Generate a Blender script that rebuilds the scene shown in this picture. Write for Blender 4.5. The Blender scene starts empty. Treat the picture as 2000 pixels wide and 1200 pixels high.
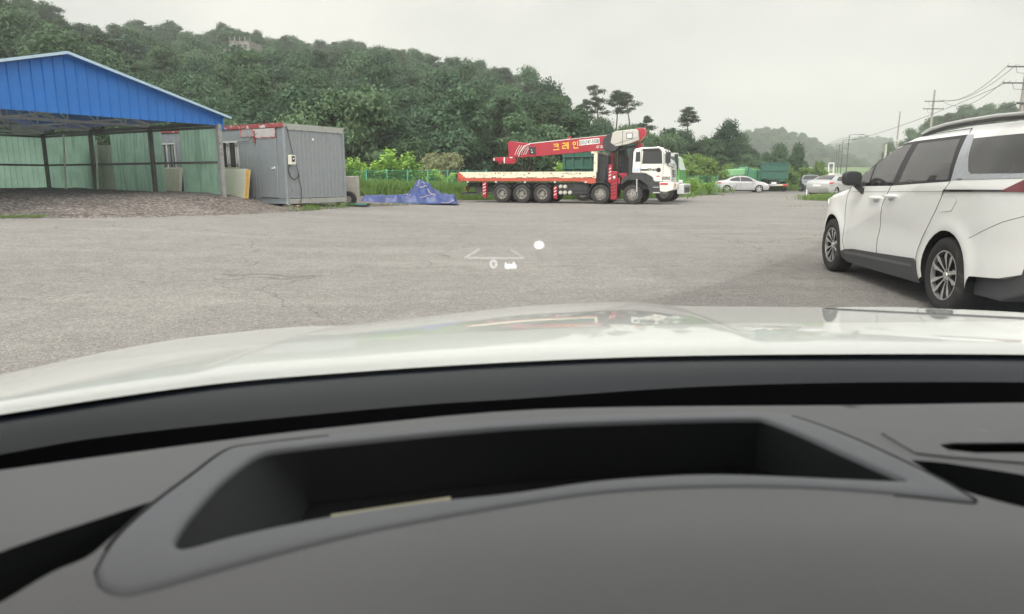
import bpy, bmesh, math, random
from mathutils import Vector, Matrix, noise
from mathutils.geometry import delaunay_2d_cdt
random.seed(7)
S = bpy.context.scene
R = math.radians
PI = math.pi

# ------------------------------------------------------------------ camera, sky, sun
CAMH, HOR, FPX = 1.29, 348.0, 1333.33
PITCH = math.atan((600 - HOR) / FPX)
cd = bpy.data.cameras.new('camera'); cam = bpy.data.objects.new('camera', cd)
S.collection.objects.link(cam); S.camera = cam
cam.location = (0, 0, CAMH); cam.rotation_euler = (PI / 2 - PITCH, 0, 0)
cd.sensor_width = 36; cd.lens = 24; cd.clip_start = 0.02; cd.clip_end = 9000
cd.dof.use_dof = True; cd.dof.focus_distance = 28; cd.dof.aperture_fstop = 8.0
S.render.resolution_x = 1024; S.render.resolution_y = 614

SUN_EL, SUN_AZ = 52, 215           # azimuth measured from +Y towards +X
w = bpy.data.worlds.new("World"); S.world = w; w.use_nodes = True
nt = w.node_tree; bg = nt.nodes['Background']
sky = nt.nodes.new('ShaderNodeTexSky'); sky.sky_type = 'NISHITA'; sky.sun_disc = False
sky.sun_elevation = R(SUN_EL); sky.sun_rotation = R(SUN_AZ); sky.dust_density = 4; sky.air_density = 1.2
tc = nt.nodes.new('ShaderNodeTexCoord'); mp = nt.nodes.new('ShaderNodeMapping'); mp.inputs['Scale'].default_value = (1, 1, 2.2)
nz = nt.nodes.new('ShaderNodeTexNoise'); nz.inputs['Scale'].default_value = 2.1; nz.inputs['Detail'].default_value = 5; nz.inputs['Roughness'].default_value = .5
rp = nt.nodes.new('ShaderNodeValToRGB')
rp.color_ramp.elements[0].position = .36; rp.color_ramp.elements[0].color = (3.45, 3.42, 3.38, 1)
rp.color_ramp.elements[1].position = .64; rp.color_ramp.elements[1].color = (6.5, 6.1, 5.55, 1)
mx = nt.nodes.new('ShaderNodeMix'); mx.data_type = 'RGBA'; mx.inputs[0].default_value = .93
nt.links.new(tc.outputs['Generated'], mp.inputs[0]); nt.links.new(mp.outputs[0], nz.inputs['Vector'])
nt.links.new(nz.outputs[0], rp.inputs[0]); nt.links.new(sky.outputs[0], mx.inputs[6]); nt.links.new(rp.outputs[0], mx.inputs[7])
# an overcast sky is brighter overhead than at the horizon
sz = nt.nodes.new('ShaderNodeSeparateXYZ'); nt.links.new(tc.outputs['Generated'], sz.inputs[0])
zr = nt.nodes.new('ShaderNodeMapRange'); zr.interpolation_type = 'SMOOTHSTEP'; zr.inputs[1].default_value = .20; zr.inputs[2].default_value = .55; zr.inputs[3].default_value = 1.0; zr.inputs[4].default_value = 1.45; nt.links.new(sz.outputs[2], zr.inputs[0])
vs_ = nt.nodes.new('ShaderNodeVectorMath'); vs_.operation = 'SCALE'; nt.links.new(mx.outputs[2], vs_.inputs[0]); yr_ = nt.nodes.new('ShaderNodeMapRange'); yr_.interpolation_type = 'SMOOTHSTEP'; yr_.inputs[1].default_value = .25; yr_.inputs[2].default_value = -.75; yr_.inputs[3].default_value = 1.0; yr_.inputs[4].default_value = 2.8; nt.links.new(sz.outputs[1], yr_.inputs[0])   # extra brightness added to the unseen sky behind the camera, lighting the minivan side
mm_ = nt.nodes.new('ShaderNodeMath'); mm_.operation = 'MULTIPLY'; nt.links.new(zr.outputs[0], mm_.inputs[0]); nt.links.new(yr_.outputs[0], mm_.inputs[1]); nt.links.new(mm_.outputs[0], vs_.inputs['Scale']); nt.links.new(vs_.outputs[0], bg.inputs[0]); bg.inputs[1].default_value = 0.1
sd = bpy.data.lights.new('sun', 'SUN'); sun = bpy.data.objects.new('sun', sd); S.collection.objects.link(sun)
sd.energy = 1.4; sd.angle = R(22); sd.color = (1, .95, .86)
sun.rotation_euler = Vector((-math.sin(R(SUN_AZ)) * math.cos(R(SUN_EL)), -math.cos(R(SUN_AZ)) * math.cos(R(SUN_EL)), -math.sin(R(SUN_EL)))).to_track_quat('-Z', 'Y').to_euler()
S.view_settings.view_transform = 'Standard'; S.view_settings.look = 'None'
S.view_settings.exposure = 0.72; S.view_settings.gamma = 1; S.view_settings.use_curve_mapping = False
S.render.engine = 'CYCLES'
S.cycles.volume_bounces = 1; S.cycles.transparent_max_bounces = 12; S.cycles.max_bounces = 6

# ------------------------------------------------------------------ measuring helpers (pixel of the 2000x1200 photo -> point)
def ray(px, py):
    x = (px - 1000) / FPX; z = -(py - 600) / FPX
    c, s = math.cos(PITCH), math.sin(PITCH)
    return Vector((x, c + z * s, -s + z * c))
def aty(px, py, Y): d = ray(px, py); return Vector((0, 0, CAMH)) + d * (Y / d.y)
def atz(px, py, z): d = ray(px, py); return Vector((0, 0, CAMH)) + d * ((z - CAMH) / d.z)
def azx(px, Y): return aty(px, HOR, Y).x
def sstep(t): t = max(0, min(1, t)); return t * t * (3 - 2 * t)
def lerp_tab(tab, x):
    if x <= tab[0][0]: return tab[0][1:]
    for a, b in zip(tab, tab[1:]):
        if x <= b[0]:
            t = (x - a[0]) / (b[0] - a[0]); return tuple(a[i] + (b[i] - a[i]) * t for i in range(1, len(a)))
    return tab[-1][1:]

# ------------------------------------------------------------------ materials
def mk(name, col, rough=.6, metal=0, coat=0, var=.10, vscale=4, bump=0, bscale=60, stain=None, spec=.5, coatr=.03):
    m = bpy.data.materials.new(name); m.use_nodes = True; n = m.node_tree.nodes; L = m.node_tree.links
    b = n['Principled BSDF']; b.inputs['Roughness'].default_value = rough; b.inputs['Metallic'].default_value = metal
    b.inputs['Coat Weight'].default_value = coat; b.inputs['Coat Roughness'].default_value = coatr
    b.inputs['Specular IOR Level'].default_value = spec
    t = n.new('ShaderNodeTexCoord')
    nz = n.new('ShaderNodeTexNoise'); nz.inputs['Scale'].default_value = vscale; nz.inputs['Detail'].default_value = 6
    L.new(t.outputs['Object'], nz.inputs['Vector'])
    mr = n.new('ShaderNodeMapRange'); mr.inputs[1].default_value = .3; mr.inputs[2].default_value = .7
    mr.inputs[3].default_value = 1 - var; mr.inputs[4].default_value = 1 + var; L.new(nz.outputs[0], mr.inputs[0])
    vm = n.new('ShaderNodeVectorMath'); vm.operation = 'SCALE'; vm.inputs[0].default_value = col[:3]; L.new(mr.outputs[0], vm.inputs['Scale'])
    out = vm.outputs[0]
    if stain:
        sc, scl, th = stain[:3]
        mpn = n.new('ShaderNodeMapping'); mpn.inputs['Scale'].default_value = stain[3] if len(stain) > 3 else (1, 1, 1); L.new(t.outputs['Object'], mpn.inputs[0])
        n2 = n.new('ShaderNodeTexNoise'); n2.inputs['Scale'].default_value = scl; n2.inputs['Detail'].default_value = 8; n2.inputs['Roughness'].default_value = .65
        L.new(mpn.outputs[0], n2.inputs['Vector'])
        r = n.new('ShaderNodeMapRange'); r.inputs[1].default_value = th; r.inputs[2].default_value = th + .06; L.new(n2.outputs[0], r.inputs[0])
        mi = n.new('ShaderNodeMix'); mi.data_type = 'RGBA'; L.new(r.outputs[0], mi.inputs[0]); L.new(out, mi.inputs[6]); mi.inputs[7].default_value = (*sc, 1); out = mi.outputs[2]
    L.new(out, b.inputs['Base Color'])
    if bump:
        n3 = n.new('ShaderNodeTexNoise'); n3.inputs['Scale'].default_value = bscale; n3.inputs['Detail'].default_value = 4; L.new(t.outputs['Object'], n3.inputs['Vector'])
        bp = n.new('ShaderNodeBump'); bp.inputs['Strength'].default_value = bump; bp.inputs['Distance'].default_value = .02; L.new(n3.outputs[0], bp.inputs['Height']); L.new(bp.outputs[0], b.inputs['Normal'])
    return m

def foliage(name, lo, hi, rough=.6, tint=None):
    m = bpy.data.materials.new(name); m.use_nodes = True; n = m.node_tree.nodes; L = m.node_tree.links
    b = n['Principled BSDF']; b.inputs['Roughness'].default_value = rough; b.inputs['Specular IOR Level'].default_value = .25
    oi = n.new('ShaderNodeObjectInfo'); g = n.new('ShaderNodeNewGeometry')
    a = n.new('ShaderNodeMath'); a.operation = 'MULTIPLY_ADD'; a.inputs[1].default_value = .55; L.new(oi.outputs['Random'], a.inputs[0])
    a2 = n.new('ShaderNodeMath'); a2.operation = 'MULTIPLY'; a2.inputs[1].default_value = .45; L.new(g.outputs['Random Per Island'], a2.inputs[0]); L.new(a2.outputs[0], a.inputs[2])
    r = n.new('ShaderNodeValToRGB'); r.color_ramp.elements[0].color = (*lo, 1); r.color_ramp.elements[1].color = (*hi, 1)
    if tint:
        e = r.color_ramp.elements.new(.8); e.color = (*hi, 1); r.color_ramp.elements[2].color = (*tint, 1)
    L.new(a.outputs[0], r.inputs[0]); L.new(r.outputs[0], b.inputs['Base Color'])
    tr = n.new('ShaderNodeBsdfTranslucent'); L.new(r.outputs[0], tr.inputs[0]); ms = n.new('ShaderNodeMixShader'); ms.inputs[0].default_value = .28
    L.new(b.outputs[0], ms.inputs[1]); L.new(tr.outputs[0], ms.inputs[2]); L.new(ms.outputs[0], n['Material Output'].inputs[0])
    return m

def translucent(*a, **k):
    m = mk(*a, **k); n = m.node_tree.nodes; L = m.node_tree.links; b = n['Principled BSDF']; t = n.new('ShaderNodeBsdfTranslucent'); L.new(b.inputs['Base Color'].links[0].from_socket, t.inputs[0])
    x = n.new('ShaderNodeMixShader'); x.inputs[0].default_value = .72; L.new(b.outputs[0], x.inputs[1]); L.new(t.outputs[0], x.inputs[2]); L.new(x.outputs[0], n['Material Output'].inputs[0]); return m
M = {}
M['white_paint'] = mk('white_paint', (.88, .89, .89), .3, coat=.8, var=.015)
M['hood_paint'] = mk('hood_paint', (.78, .81, .79), .4, coat=1, var=.01, coatr=.02)
M['silver_paint'] = mk('silver_paint', (.50, .50, .52), .35, metal=.4, coat=1, var=.02)
M['navy_paint'] = mk('navy_paint', (.10, .11, .14), .3, metal=.3, coat=1, var=.02)
M['garnish'] = mk('garnish', (.52, .55, .60), .38, metal=.55, coat=.5, var=.10, vscale=30, bump=.4, bscale=55)
M['glass_dark'] = mk('glass_dark', (.035, .037, .04), .06, spec=.5, var=.02)
M['tint'] = mk('tint', (.045, .044, .044), .05, spec=.75, coat=.25, var=.3, vscale=2.2)
M['black_gloss'] = mk('black_gloss', (.02, .02, .023), .15, coat=.5)
M['black_plastic'] = mk('black_plastic', (.03, .03, .033), .5, bump=.1)
M['clad'] = mk('clad', (.075, .078, .085), .5, var=.08)
M['rubber'] = mk('rubber', (.028, .027, .027), .85, bump=.2, stain=((.07, .065, .06), 8, .56))
M['alloy'] = mk('alloy', (.72, .72, .72), .28, metal=.75, var=.02)
M['steel_rim'] = mk('steel_rim', (.34, .33, .31), .5, metal=.5, stain=((.10, .07, .05), 12, .52))
M['dark_metal'] = mk('dark_metal', (.035, .037, .042), .55, stain=((.09, .075, .06), 7, .58))
M['tail_red'] = mk('tail_red', (.16, .012, .018), .12, coat=1)
M['lamp_red'] = mk('lamp_red', (.55, .03, .02), .2, coat=1)
M['lamp_white'] = mk('lamp_white', (.75, .77, .78), .12, coat=1)
M['plate'] = mk('plate', (.78, .78, .76), .4)
M['truck_white'] = mk('truck_white', (.74, .73, .68), .35, coat=.5, var=.05, stain=((.50, .46, .38), 5, .62))
M['bed_cream'] = mk('bed_cream', (.70, .66, .52), .55, var=.08, stain=((.28, .10, .04), 3.2, .60))
M['bed_red'] = mk('bed_red', (.48, .085, .05), .6, var=.15, stain=((.16, .06, .04), 4, .58))
M['crane_red'] = mk('crane_red', (.36, .016, .034), .4, coat=.3, var=.08, vscale=2, stain=((.25, .012, .024), 2.2, .60))
M['crane_red_pale'] = mk('crane_red_pale', (.50, .05, .06), .5, var=.12)
M['cream'] = mk('cream', (.50, .49, .45), .45, var=.06)
M['yellow'] = mk('yellow', (.80, .55, .05), .5)
M['white'] = mk('white', (.82, .82, .80), .5, var=.03)
M['black'] = mk('black', (.012, .012, .012), .6)
M['green_truck'] = mk('green_truck', (.09, .42, .05), .3, coat=1, var=.05)
M['bin_green'] = mk('bin_green', (.030, .115, .085), .55, var=.15, stain=((.07, .06, .045), 3, .62))
M['pack_green'] = mk('pack_green', (.10, .30, .17), .5, var=.1)
M['pack_pale'] = mk('pack_pale', (.22, .46, .22), .5, var=.1)
M['shed_blue'] = mk('shed_blue', (.014, .150, .50), .42, var=.07, vscale=1.5, bump=.05)
M['shed_trim'] = mk('shed_trim', (.42, .56, .68), .35, metal=.3)
M['panel_green'] = translucent('panel_green', (.46, .70, .57), .5, var=.10, vscale=2, stain=((.36, .56, .45), 1.3, .53, (2, 2, .25)))
M['shed_steel'] = mk('shed_steel', (.13, .125, .12), .6, var=.15, stain=((.19, .12, .08), 3, .6))
M['pale_steel'] = mk('pale_steel', (.50, .50, .50), .5, stain=((.25, .22, .2), 6, .6))
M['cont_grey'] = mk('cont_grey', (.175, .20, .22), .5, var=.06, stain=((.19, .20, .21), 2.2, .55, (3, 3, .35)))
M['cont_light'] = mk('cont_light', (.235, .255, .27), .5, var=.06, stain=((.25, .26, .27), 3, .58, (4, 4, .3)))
M['cont_rail'] = mk('cont_rail', (.33, .34, .32), .55, var=.08, stain=((.22, .19, .15), 3, .62))
M['cont_red'] = mk('cont_red', (.22, .04, .04), .65, var=.15, stain=((.42, .40, .40), 3.5, .54, (1, 1, 2)))
M['cont_panel'] = mk('cont_panel', (.36, .34, .35), .6, stain=((.42, .10, .09), 5, .62))
M['wire_black'] = mk('wire_black', (.02, .02, .022), .5)
M['tan_box'] = mk('tan_box', (.66, .64, .56), .4)
M['panel_cream'] = mk('panel_cream', (.66, .65, .55), .5, var=.04)
M['foam'] = mk('foam', (.72, .40, .10), .8, var=.12, vscale=14, bump=.3, stain=((.60, .27, .05), 9, .55))
M['foam_pale'] = mk('foam_pale', (.80, .62, .30), .8, var=.12, vscale=14)
M['tarp'] = mk('tarp', (.028, .052, .19), .42, var=.22, vscale=2.5, bump=.35, bscale=6)
M['rope'] = mk('rope', (.50, .44, .36), .8)
M['concrete'] = mk('concrete', (.40, .38, .34), .85, var=.12, bump=.2)
M['old_concrete'] = mk('old_concrete', (.24, .235, .22), .9, var=.15, stain=((.17, .16, .14), 1.2, .5))
M['pole_con'] = mk('pole_con', (.34, .32, .30), .85, var=.1)
M['galv'] = mk('galv', (.11, .125, .13), .45, metal=.3)
M['galv_pale'] = mk('galv_pale', (.30, .30, .30), .5, stain=((.18, .16, .15), 6, .56))
M['fence_green'] = mk('fence_green', (.10, .42, .30), .5)
M['bark'] = mk('bark', (.10, .075, .055), .9, var=.25, vscale=6)
M['bark_pine'] = mk('bark_pine', (.12, .075, .055), .9, var=.25, vscale=4)
M['leafA'] = foliage('leafA', (.024, .062, .040), (.110, .195, .100), tint=(.20, .27, .13))
M['leafB'] = foliage('leafB', (.020, .056, .034), (.095, .165, .075))
M['pine'] = foliage('pine', (.030, .058, .032), (.070, .110, .052))
M['leafBright'] = foliage('leafBright', (.20, .37, .07), (.42, .62, .14))
M['weedBright'] = foliage('weedBright', (.10, .20, .045), (.24, .37, .10))
M['leafMid'] = foliage('leafMid', (.10, .19, .05), (.22, .33, .09))
M['blossom'] = foliage('blossom', (.08, .13, .05), (.36, .37, .21))
M['redleaf'] = foliage('redleaf', (.10, .06, .045), (.20, .11, .09))
M['hill_far'] = mk('hill_far', (.05, .085, .04), .9, var=.45, vscale=.05)
M['field'] = mk('field', (.12, .20, .07), .9, var=.2, vscale=.05)
M['dash'] = mk('dash', (.222, .224, .236), .55, var=.06, vscale=3, bump=.2, bscale=900, spec=.35)
M['dash_frame'] = mk('dash_frame', (.200, .207, .230), .5, var=.03, vscale=2, spec=.35)
M['recess'] = mk('recess', (.035, .039, .041), .7, var=.05, spec=.25)
M['recess_floor'] = mk('recess_floor', (.016, .017, .018), .9, var=.05, spec=.08)
M['trough'] = mk('trough', (.008, .008, .011), .7, spec=.15)
M['frit'] = mk('frit', (.009, .012, .019), .26, var=.35, vscale=2.2, spec=.22)
M['paper'] = mk('paper', (.50, .47, .34), .8)
M['paper_pink'] = mk('paper_pink', (.42, .30, .27), .8)
M['soil'] = mk('soil', (.17, .15, .12), .95, var=.25, vscale=.6, stain=((.09, .14, .04), .35, .48), bump=.4, bscale=12)
M['forest_floor'] = mk('forest_floor', (.035, .05, .022), .95, var=.3, vscale=.3)
M['road_dark'] = mk('road_dark', (.17, .165, .16), .95, var=.2, vscale=3, bump=.3)

def asphalt():
    m = bpy.data.materials.new('asphalt'); m.use_nodes = True; n = m.node_tree.nodes; L = m.node_tree.links
    b = n['Principled BSDF']; b.inputs['Roughness'].default_value = .88; b.inputs['Specular IOR Level'].default_value = .3
    t = n.new('ShaderNodeTexCoord')
    def nse(scale, det=4, rg=.6, mapsc=None, rot=0):
        x = n.new('ShaderNodeTexNoise'); x.inputs['Scale'].default_value = scale; x.inputs['Detail'].default_value = det; x.inputs['Roughness'].default_value = rg
        if mapsc:
            q = n.new('ShaderNodeMapping'); q.inputs['Scale'].default_value = mapsc; q.inputs['Rotation'].default_value = (0, 0, rot); L.new(t.outputs['Object'], q.inputs[0]); L.new(q.outputs[0], x.inputs['Vector'])
        else: L.new(t.outputs['Object'], x.inputs['Vector'])
        return x.outputs[0]
    def rng(i, a, b_, c, d):
        x = n.new('ShaderNodeMapRange'); x.inputs[1].default_value = a; x.inputs[2].default_value = b_; x.inputs[3].default_value = c; x.inputs[4].default_value = d; L.new(i, x.inputs[0]); return x.outputs[0]
    def mul(a, b_):
        x = n.new('ShaderNodeMath'); x.operation = 'MULTIPLY'; L.new(a, x.inputs[0]); L.new(b_, x.inputs[1]); return x.outputs[0]
    big = rng(nse(.16, 6, .6), .35, .65, .90, 1.09)
    med = rng(nse(1.6, 5), .3, .7, .93, 1.08)
    streak = rng(nse(.5, 6, .65, (.22, 1.6, 1), .15), .50, .72, .98, 1.17)
    v = n.new('ShaderNodeTexVoronoi'); v.inputs['Scale'].default_value = 105; L.new(t.outputs['Object'], v.inputs['Vector'])
    sp = n.new('ShaderNodeSeparateColor'); L.new(v.outputs['Color'], sp.inputs[0])
    stones = rng(sp.outputs[0], 0, 1, .60, 1.40)
    g2 = rng(nse(22, 3, .8), .3, .7, .80, 1.20)
    ve = n.new('ShaderNodeTexVoronoi'); ve.feature = 'DISTANCE_TO_EDGE'; ve.inputs['Scale'].default_value = .16
    wq = n.new('ShaderNodeTexNoise'); wq.inputs['Scale'].default_value = .9; wq.inputs['Detail'].default_value = 5; L.new(t.outputs['Object'], wq.inputs['Vector'])
    wa = n.new('ShaderNodeVectorMath'); wa.operation = 'MULTIPLY_ADD'; wa.inputs[1].default_value = (1.6, 1.6, 0); L.new(wq.outputs['Color'], wa.inputs[0]); L.new(t.outputs['Object'], wa.inputs[2]); L.new(wa.outputs[0], ve.inputs['Vector'])
    crack = rng(ve.outputs['Distance'], 0, .0030, .62, 1)
    mid = rng(nse(5.5, 5, .7), .3, .7, .88, 1.12)
    arcs = rng(nse(.9, 3, .5, (1.4, .12, 1), -.55), .56, .72, 1, .94)
    vs3 = n.new('ShaderNodeTexVoronoi'); vs3.inputs['Scale'].default_value = 2.1; L.new(t.outputs['Object'], vs3.inputs['Vector']); spots = rng(vs3.outputs['Distance'], .018, .034, .45, 1)
    k = mul(mul(mul(big, med), mul(streak, stones)), mul(mul(g2, crack), mul(mid, mul(arcs, spots))))
    cr = n.new('ShaderNodeMix'); cr.data_type = 'RGBA'; L.new(nse(.35, 4), cr.inputs[0]); cr.inputs[6].default_value = (.222, .210, .202, 1); cr.inputs[7].default_value = (.240, .231, .218, 1)
    vm = n.new('ShaderNodeVectorMath'); vm.operation = 'SCALE'; L.new(cr.outputs[2], vm.inputs[0]); L.new(k, vm.inputs['Scale']); L.new(vm.outputs[0], b.inputs['Base Color'])
    bp = n.new('ShaderNodeBump'); bp.inputs['Strength'].default_value = .5; bp.inputs['Distance'].default_value = .006; L.new(v.outputs['Distance'], bp.inputs['Height']); L.new(bp.outputs[0], b.inputs['Normal'])
    return m
def gravelmat():
    m = bpy.data.materials.new('gravel'); m.use_nodes = True; n = m.node_tree.nodes; L = m.node_tree.links
    b = n['Principled BSDF']; b.inputs['Roughness'].default_value = .9; t = n.new('ShaderNodeTexCoord')
    v = n.new('ShaderNodeTexVoronoi'); v.inputs['Scale'].default_value = 17; L.new(t.outputs['Object'], v.inputs['Vector'])
    sp = n.new('ShaderNodeSeparateColor'); L.new(v.outputs['Color'], sp.inputs[0])
    r = n.new('ShaderNodeValToRGB'); r.color_ramp.elements[0].color = (.055, .048, .045, 1); r.color_ramp.elements[1].color = (.34, .30, .275, 1); e = r.color_ramp.elements.new(.55); e.color = (.135, .115, .103, 1)
    L.new(sp.outputs[0], r.inputs[0])
    nz = n.new('ShaderNodeTexNoise'); nz.inputs['Scale'].default_value = .7; L.new(t.outputs['Object'], nz.inputs['Vector'])
    mr = n.new('ShaderNodeMapRange'); mr.inputs[1].default_value = .3; mr.inputs[2].default_value = .7; mr.inputs[3].default_value = .75; mr.inputs[4].default_value = 1.25; L.new(nz.outputs[0], mr.inputs[0])
    vm = n.new('ShaderNodeVectorMath'); vm.operation = 'SCALE'; L.new(r.outputs[0], vm.inputs[0]); L.new(mr.outputs[0], vm.inputs['Scale']); L.new(vm.outputs[0], b.inputs['Base Color'])
    bp = n.new('ShaderNodeBump'); bp.inputs['Strength'].default_value = .9; bp.inputs['Distance'].default_value = .03; L.new(v.outputs['Distance'], bp.inputs['Height']); L.new(bp.outputs[0], b.inputs['Normal'])
    return m
M['asphalt'] = asphalt(); M['gravel'] = gravelmat()
def glassmat(name, amt=.9):
    m = bpy.data.materials.new(name); m.use_nodes = True; n = m.node_tree.nodes; L = m.node_tree.links
    n.remove(n['Principled BSDF']); t = n.new('ShaderNodeBsdfTransparent'); t.inputs[0].default_value = (.95, .97, .96, 1); g = n.new('ShaderNodeBsdfGlossy'); g.inputs['Roughness'].default_value = .03
    f = n.new('ShaderNodeFresnel'); f.inputs['IOR'].default_value = 1.45; k = n.new('ShaderNodeMath'); k.operation = 'MULTIPLY'; k.inputs[1].default_value = amt; L.new(f.outputs[0], k.inputs[0])
    x = n.new('ShaderNodeMixShader'); L.new(k.outputs[0], x.inputs[0]); L.new(t.outputs[0], x.inputs[1]); L.new(g.outputs[0], x.inputs[2]); L.new(x.outputs[0], n['Material Output'].inputs[0])
    return m
M['windscreen'] = glassmat('windscreen', .30)
def emit(name, col, s):
    m = bpy.data.materials.new(name); m.use_nodes = True; b = m.node_tree.nodes['Principled BSDF']; b.inputs['Base Color'].default_value = (*col, 1)
    b.inputs['Emission Color'].default_value = (*col, 1); b.inputs['Emission Strength'].default_value = s; return m
M['hud_line'] = emit('hud_line', (.9, .9, .9), .30)
M['hud'] = emit('hud', (1, 1, 1), .75)

# ------------------------------------------------------------------ object helpers
COL = S.collection
def tag(o, label, cat, group=None, kind=None):
    if label: o['label'] = label
    if cat: o['category'] = cat
    if group: o['group'] = group
    if kind: o['kind'] = kind
    return o
def empty(name, loc, rz, label, cat, group=None):
    o = bpy.data.objects.new(name, None); COL.objects.link(o); o.location = loc; o.rotation_euler = (0, 0, rz); o.empty_display_size = .2
    return tag(o, label, cat, group)
class MB:
    def __init__(s): s.v = []; s.f = []; s.mi = []; s.cur = 0
    def mat(s, i): s.cur = i; return s
    def add(s, vs, fs):
        b = len(s.v); s.v += [tuple(p) for p in vs]; s.f += [tuple(b + i for i in f) for f in fs]; s.mi += [s.cur] * len(fs); return s
    def box(s, x0, x1, y0, y1, z0, z1):
        return s.add([(x0, y0, z0), (x1, y0, z0), (x1, y1, z0), (x0, y1, z0), (x0, y0, z1), (x1, y0, z1), (x1, y1, z1), (x0, y1, z1)],
                     [(3, 2, 1, 0), (4, 5, 6, 7), (0, 1, 5, 4), (1, 2, 6, 5), (2, 3, 7, 6), (3, 0, 4, 7)])
    def bar(s, a, b, w, h=None, up=(0, 0, 1)):
        a = Vector(a); b = Vector(b); h = h or w; d = (b - a).normalized(); up = Vector(up)
        if abs(d.dot(up)) > .95: up = Vector((1, 0, 0))
        r = d.cross(up).normalized() * w / 2; u = r.cross(d).normalized() * h / 2
        vs = [a - r - u, a + r - u, a + r + u, a - r + u, b - r - u, b + r - u, b + r + u, b - r + u]
        return s.add(vs, [(3, 2, 1, 0), (4, 5, 6, 7), (0, 1, 5, 4), (1, 2, 6, 5), (2, 3, 7, 6), (3, 0, 4, 7)])
    def tube(s, pts, r, n=8, cap=True):
        pts = [Vector(p) for p in pts]; rr = r if isinstance(r, (list, tuple)) else [r] * len(pts); base = len(s.v); vs = []; ref = Vector((0, 0, 1))
        for i, p in enumerate(pts):
            d = (pts[min(i + 1, len(pts) - 1)] - pts[max(i - 1, 0)]).normalized()
            if abs(d.dot(ref)) > .97: ref = Vector((1, 0, 0))
            a = d.cross(ref).normalized(); b = d.cross(a).normalized(); ref = -b if abs(b.z) > .01 else ref
            ref = a.cross(d)
            for k in range(n): t = 2 * PI * k / n; vs.append(p + (a * math.cos(t) + b * math.sin(t)) * rr[i])
        fs = []
        for i in range(len(pts) - 1):
            for k in range(n): fs.append((i * n + k, i * n + (k + 1) % n, (i + 1) * n + (k + 1) % n, (i + 1) * n + k))
        if cap: fs.append(tuple(range(n))[::-1]); fs.append(tuple((len(pts) - 1) * n + k for k in range(n)))
        return s.add(vs, fs)
    def prism(s, out, y0, y1, ax='y'):
        # out: 2-d outline; ax: extrusion axis. y -> (x,z) outline ; x -> (y,z) outline ; z -> (x,y)
        def P(p, t):
            return (p[0], t, p[1]) if ax == 'y' else (t, p[0], p[1]) if ax == 'x' else (p[0], p[1], t)
        n = len(out); vs = [P(p, y0) for p in out] + [P(p, y1) for p in out]
        return s.add(vs, [tuple(range(n)), tuple(range(n, 2 * n))[::-1]] + [(i, i + n, (i + 1) % n + n, (i + 1) % n) for i in range(n)])
    def lathe(s, prof, n=32, ax='y', c=(0, 0, 0)):
        # prof: (radius, t along axis)
        vs = []
        for r, t in prof:
            for k in range(n):
                a = 2 * PI * k / n; u, v = r * math.cos(a), r * math.sin(a)
                p = (u, t, v) if ax == 'y' else (t, u, v) if ax == 'x' else (u, v, t)
                vs.append((p[0] + c[0], p[1] + c[1], p[2] + c[2]))
        fs = []
        for i in range(len(prof) - 1):
            for k in range(n): fs.append((i * n + k, i * n + (k + 1) % n, (i + 1) * n + (k + 1) % n, (i + 1) * n + k))
        return s.add(vs, fs)
    def mesh(s, name, mats, smooth=False, merge=False, sharp=35):
        me = bpy.data.meshes.new(name); me.from_pydata(s.v, [], s.f)
        for m in (mats if isinstance(mats, (list, tuple)) else [mats]): me.materials.append(M[m] if isinstance(m, str) else m)
        me.polygons.foreach_set('material_index', s.mi)
        bm = bmesh.new(); bm.from_mesh(me)
        if merge: bmesh.ops.remove_doubles(bm, verts=bm.verts, dist=merge if isinstance(merge, float) else 1e-4)
        if len(s.f) < 60000: bmesh.ops.recalc_face_normals(bm, faces=bm.faces)
        bm.to_mesh(me); bm.free()
        if smooth:
            me.polygons.foreach_set('use_smooth', [True] * len(me.polygons)); me.set_sharp_from_angle(angle=R(sharp))
        me.update(); return me
    def build(s, name, mats, parent=None, smooth=False, bevel=0, merge=False, sharp=35):
        me = s.mesh(name, mats, smooth, merge, sharp); o = bpy.data.objects.new(name, me); COL.objects.link(o)
        if parent: o.parent = parent
        if bevel:
            b = o.modifiers.new('bevel', 'BEVEL'); b.width = bevel; b.segments = 2; b.limit_method = 'ANGLE'; b.angle_limit = R(40)
        return o
def link(name, me, parent=None, loc=(0, 0, 0), rot=(0, 0, 0)):
    o = bpy.data.objects.new(name, me); COL.objects.link(o); o.parent = parent; o.location = loc; o.rotation_euler = rot; return o
def grid(nx, ny, fn):
    vs = [fn(i / (nx - 1), j / (ny - 1)) for j in range(ny) for i in range(nx)]
    return vs, [(j * nx + i, j * nx + i + 1, (j + 1) * nx + i + 1, (j + 1) * nx + i) for j in range(ny - 1) for i in range(nx - 1)]
def resample(poly, step, closed=True):
    out = []; n = len(poly)
    for i in range(n if closed else n - 1):
        a = Vector(poly[i]); b = Vector(poly[(i + 1) % n]); k = max(1, int(round((b - a).length / step)))
        for j in range(k): out.append(a + (b - a) * (j / k))
    if not closed: out.append(Vector(poly[-1]))
    return out
def inside(p, poly):
    c = False; n = len(poly)
    for i in range(n):
        a = poly[i]; b = poly[i - 1]
        if (a[1] > p[1]) != (b[1] > p[1]) and p[0] < (b[0] - a[0]) * (p[1] - a[1]) / (b[1] - a[1]) + a[0]: c = not c
    return c
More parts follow.
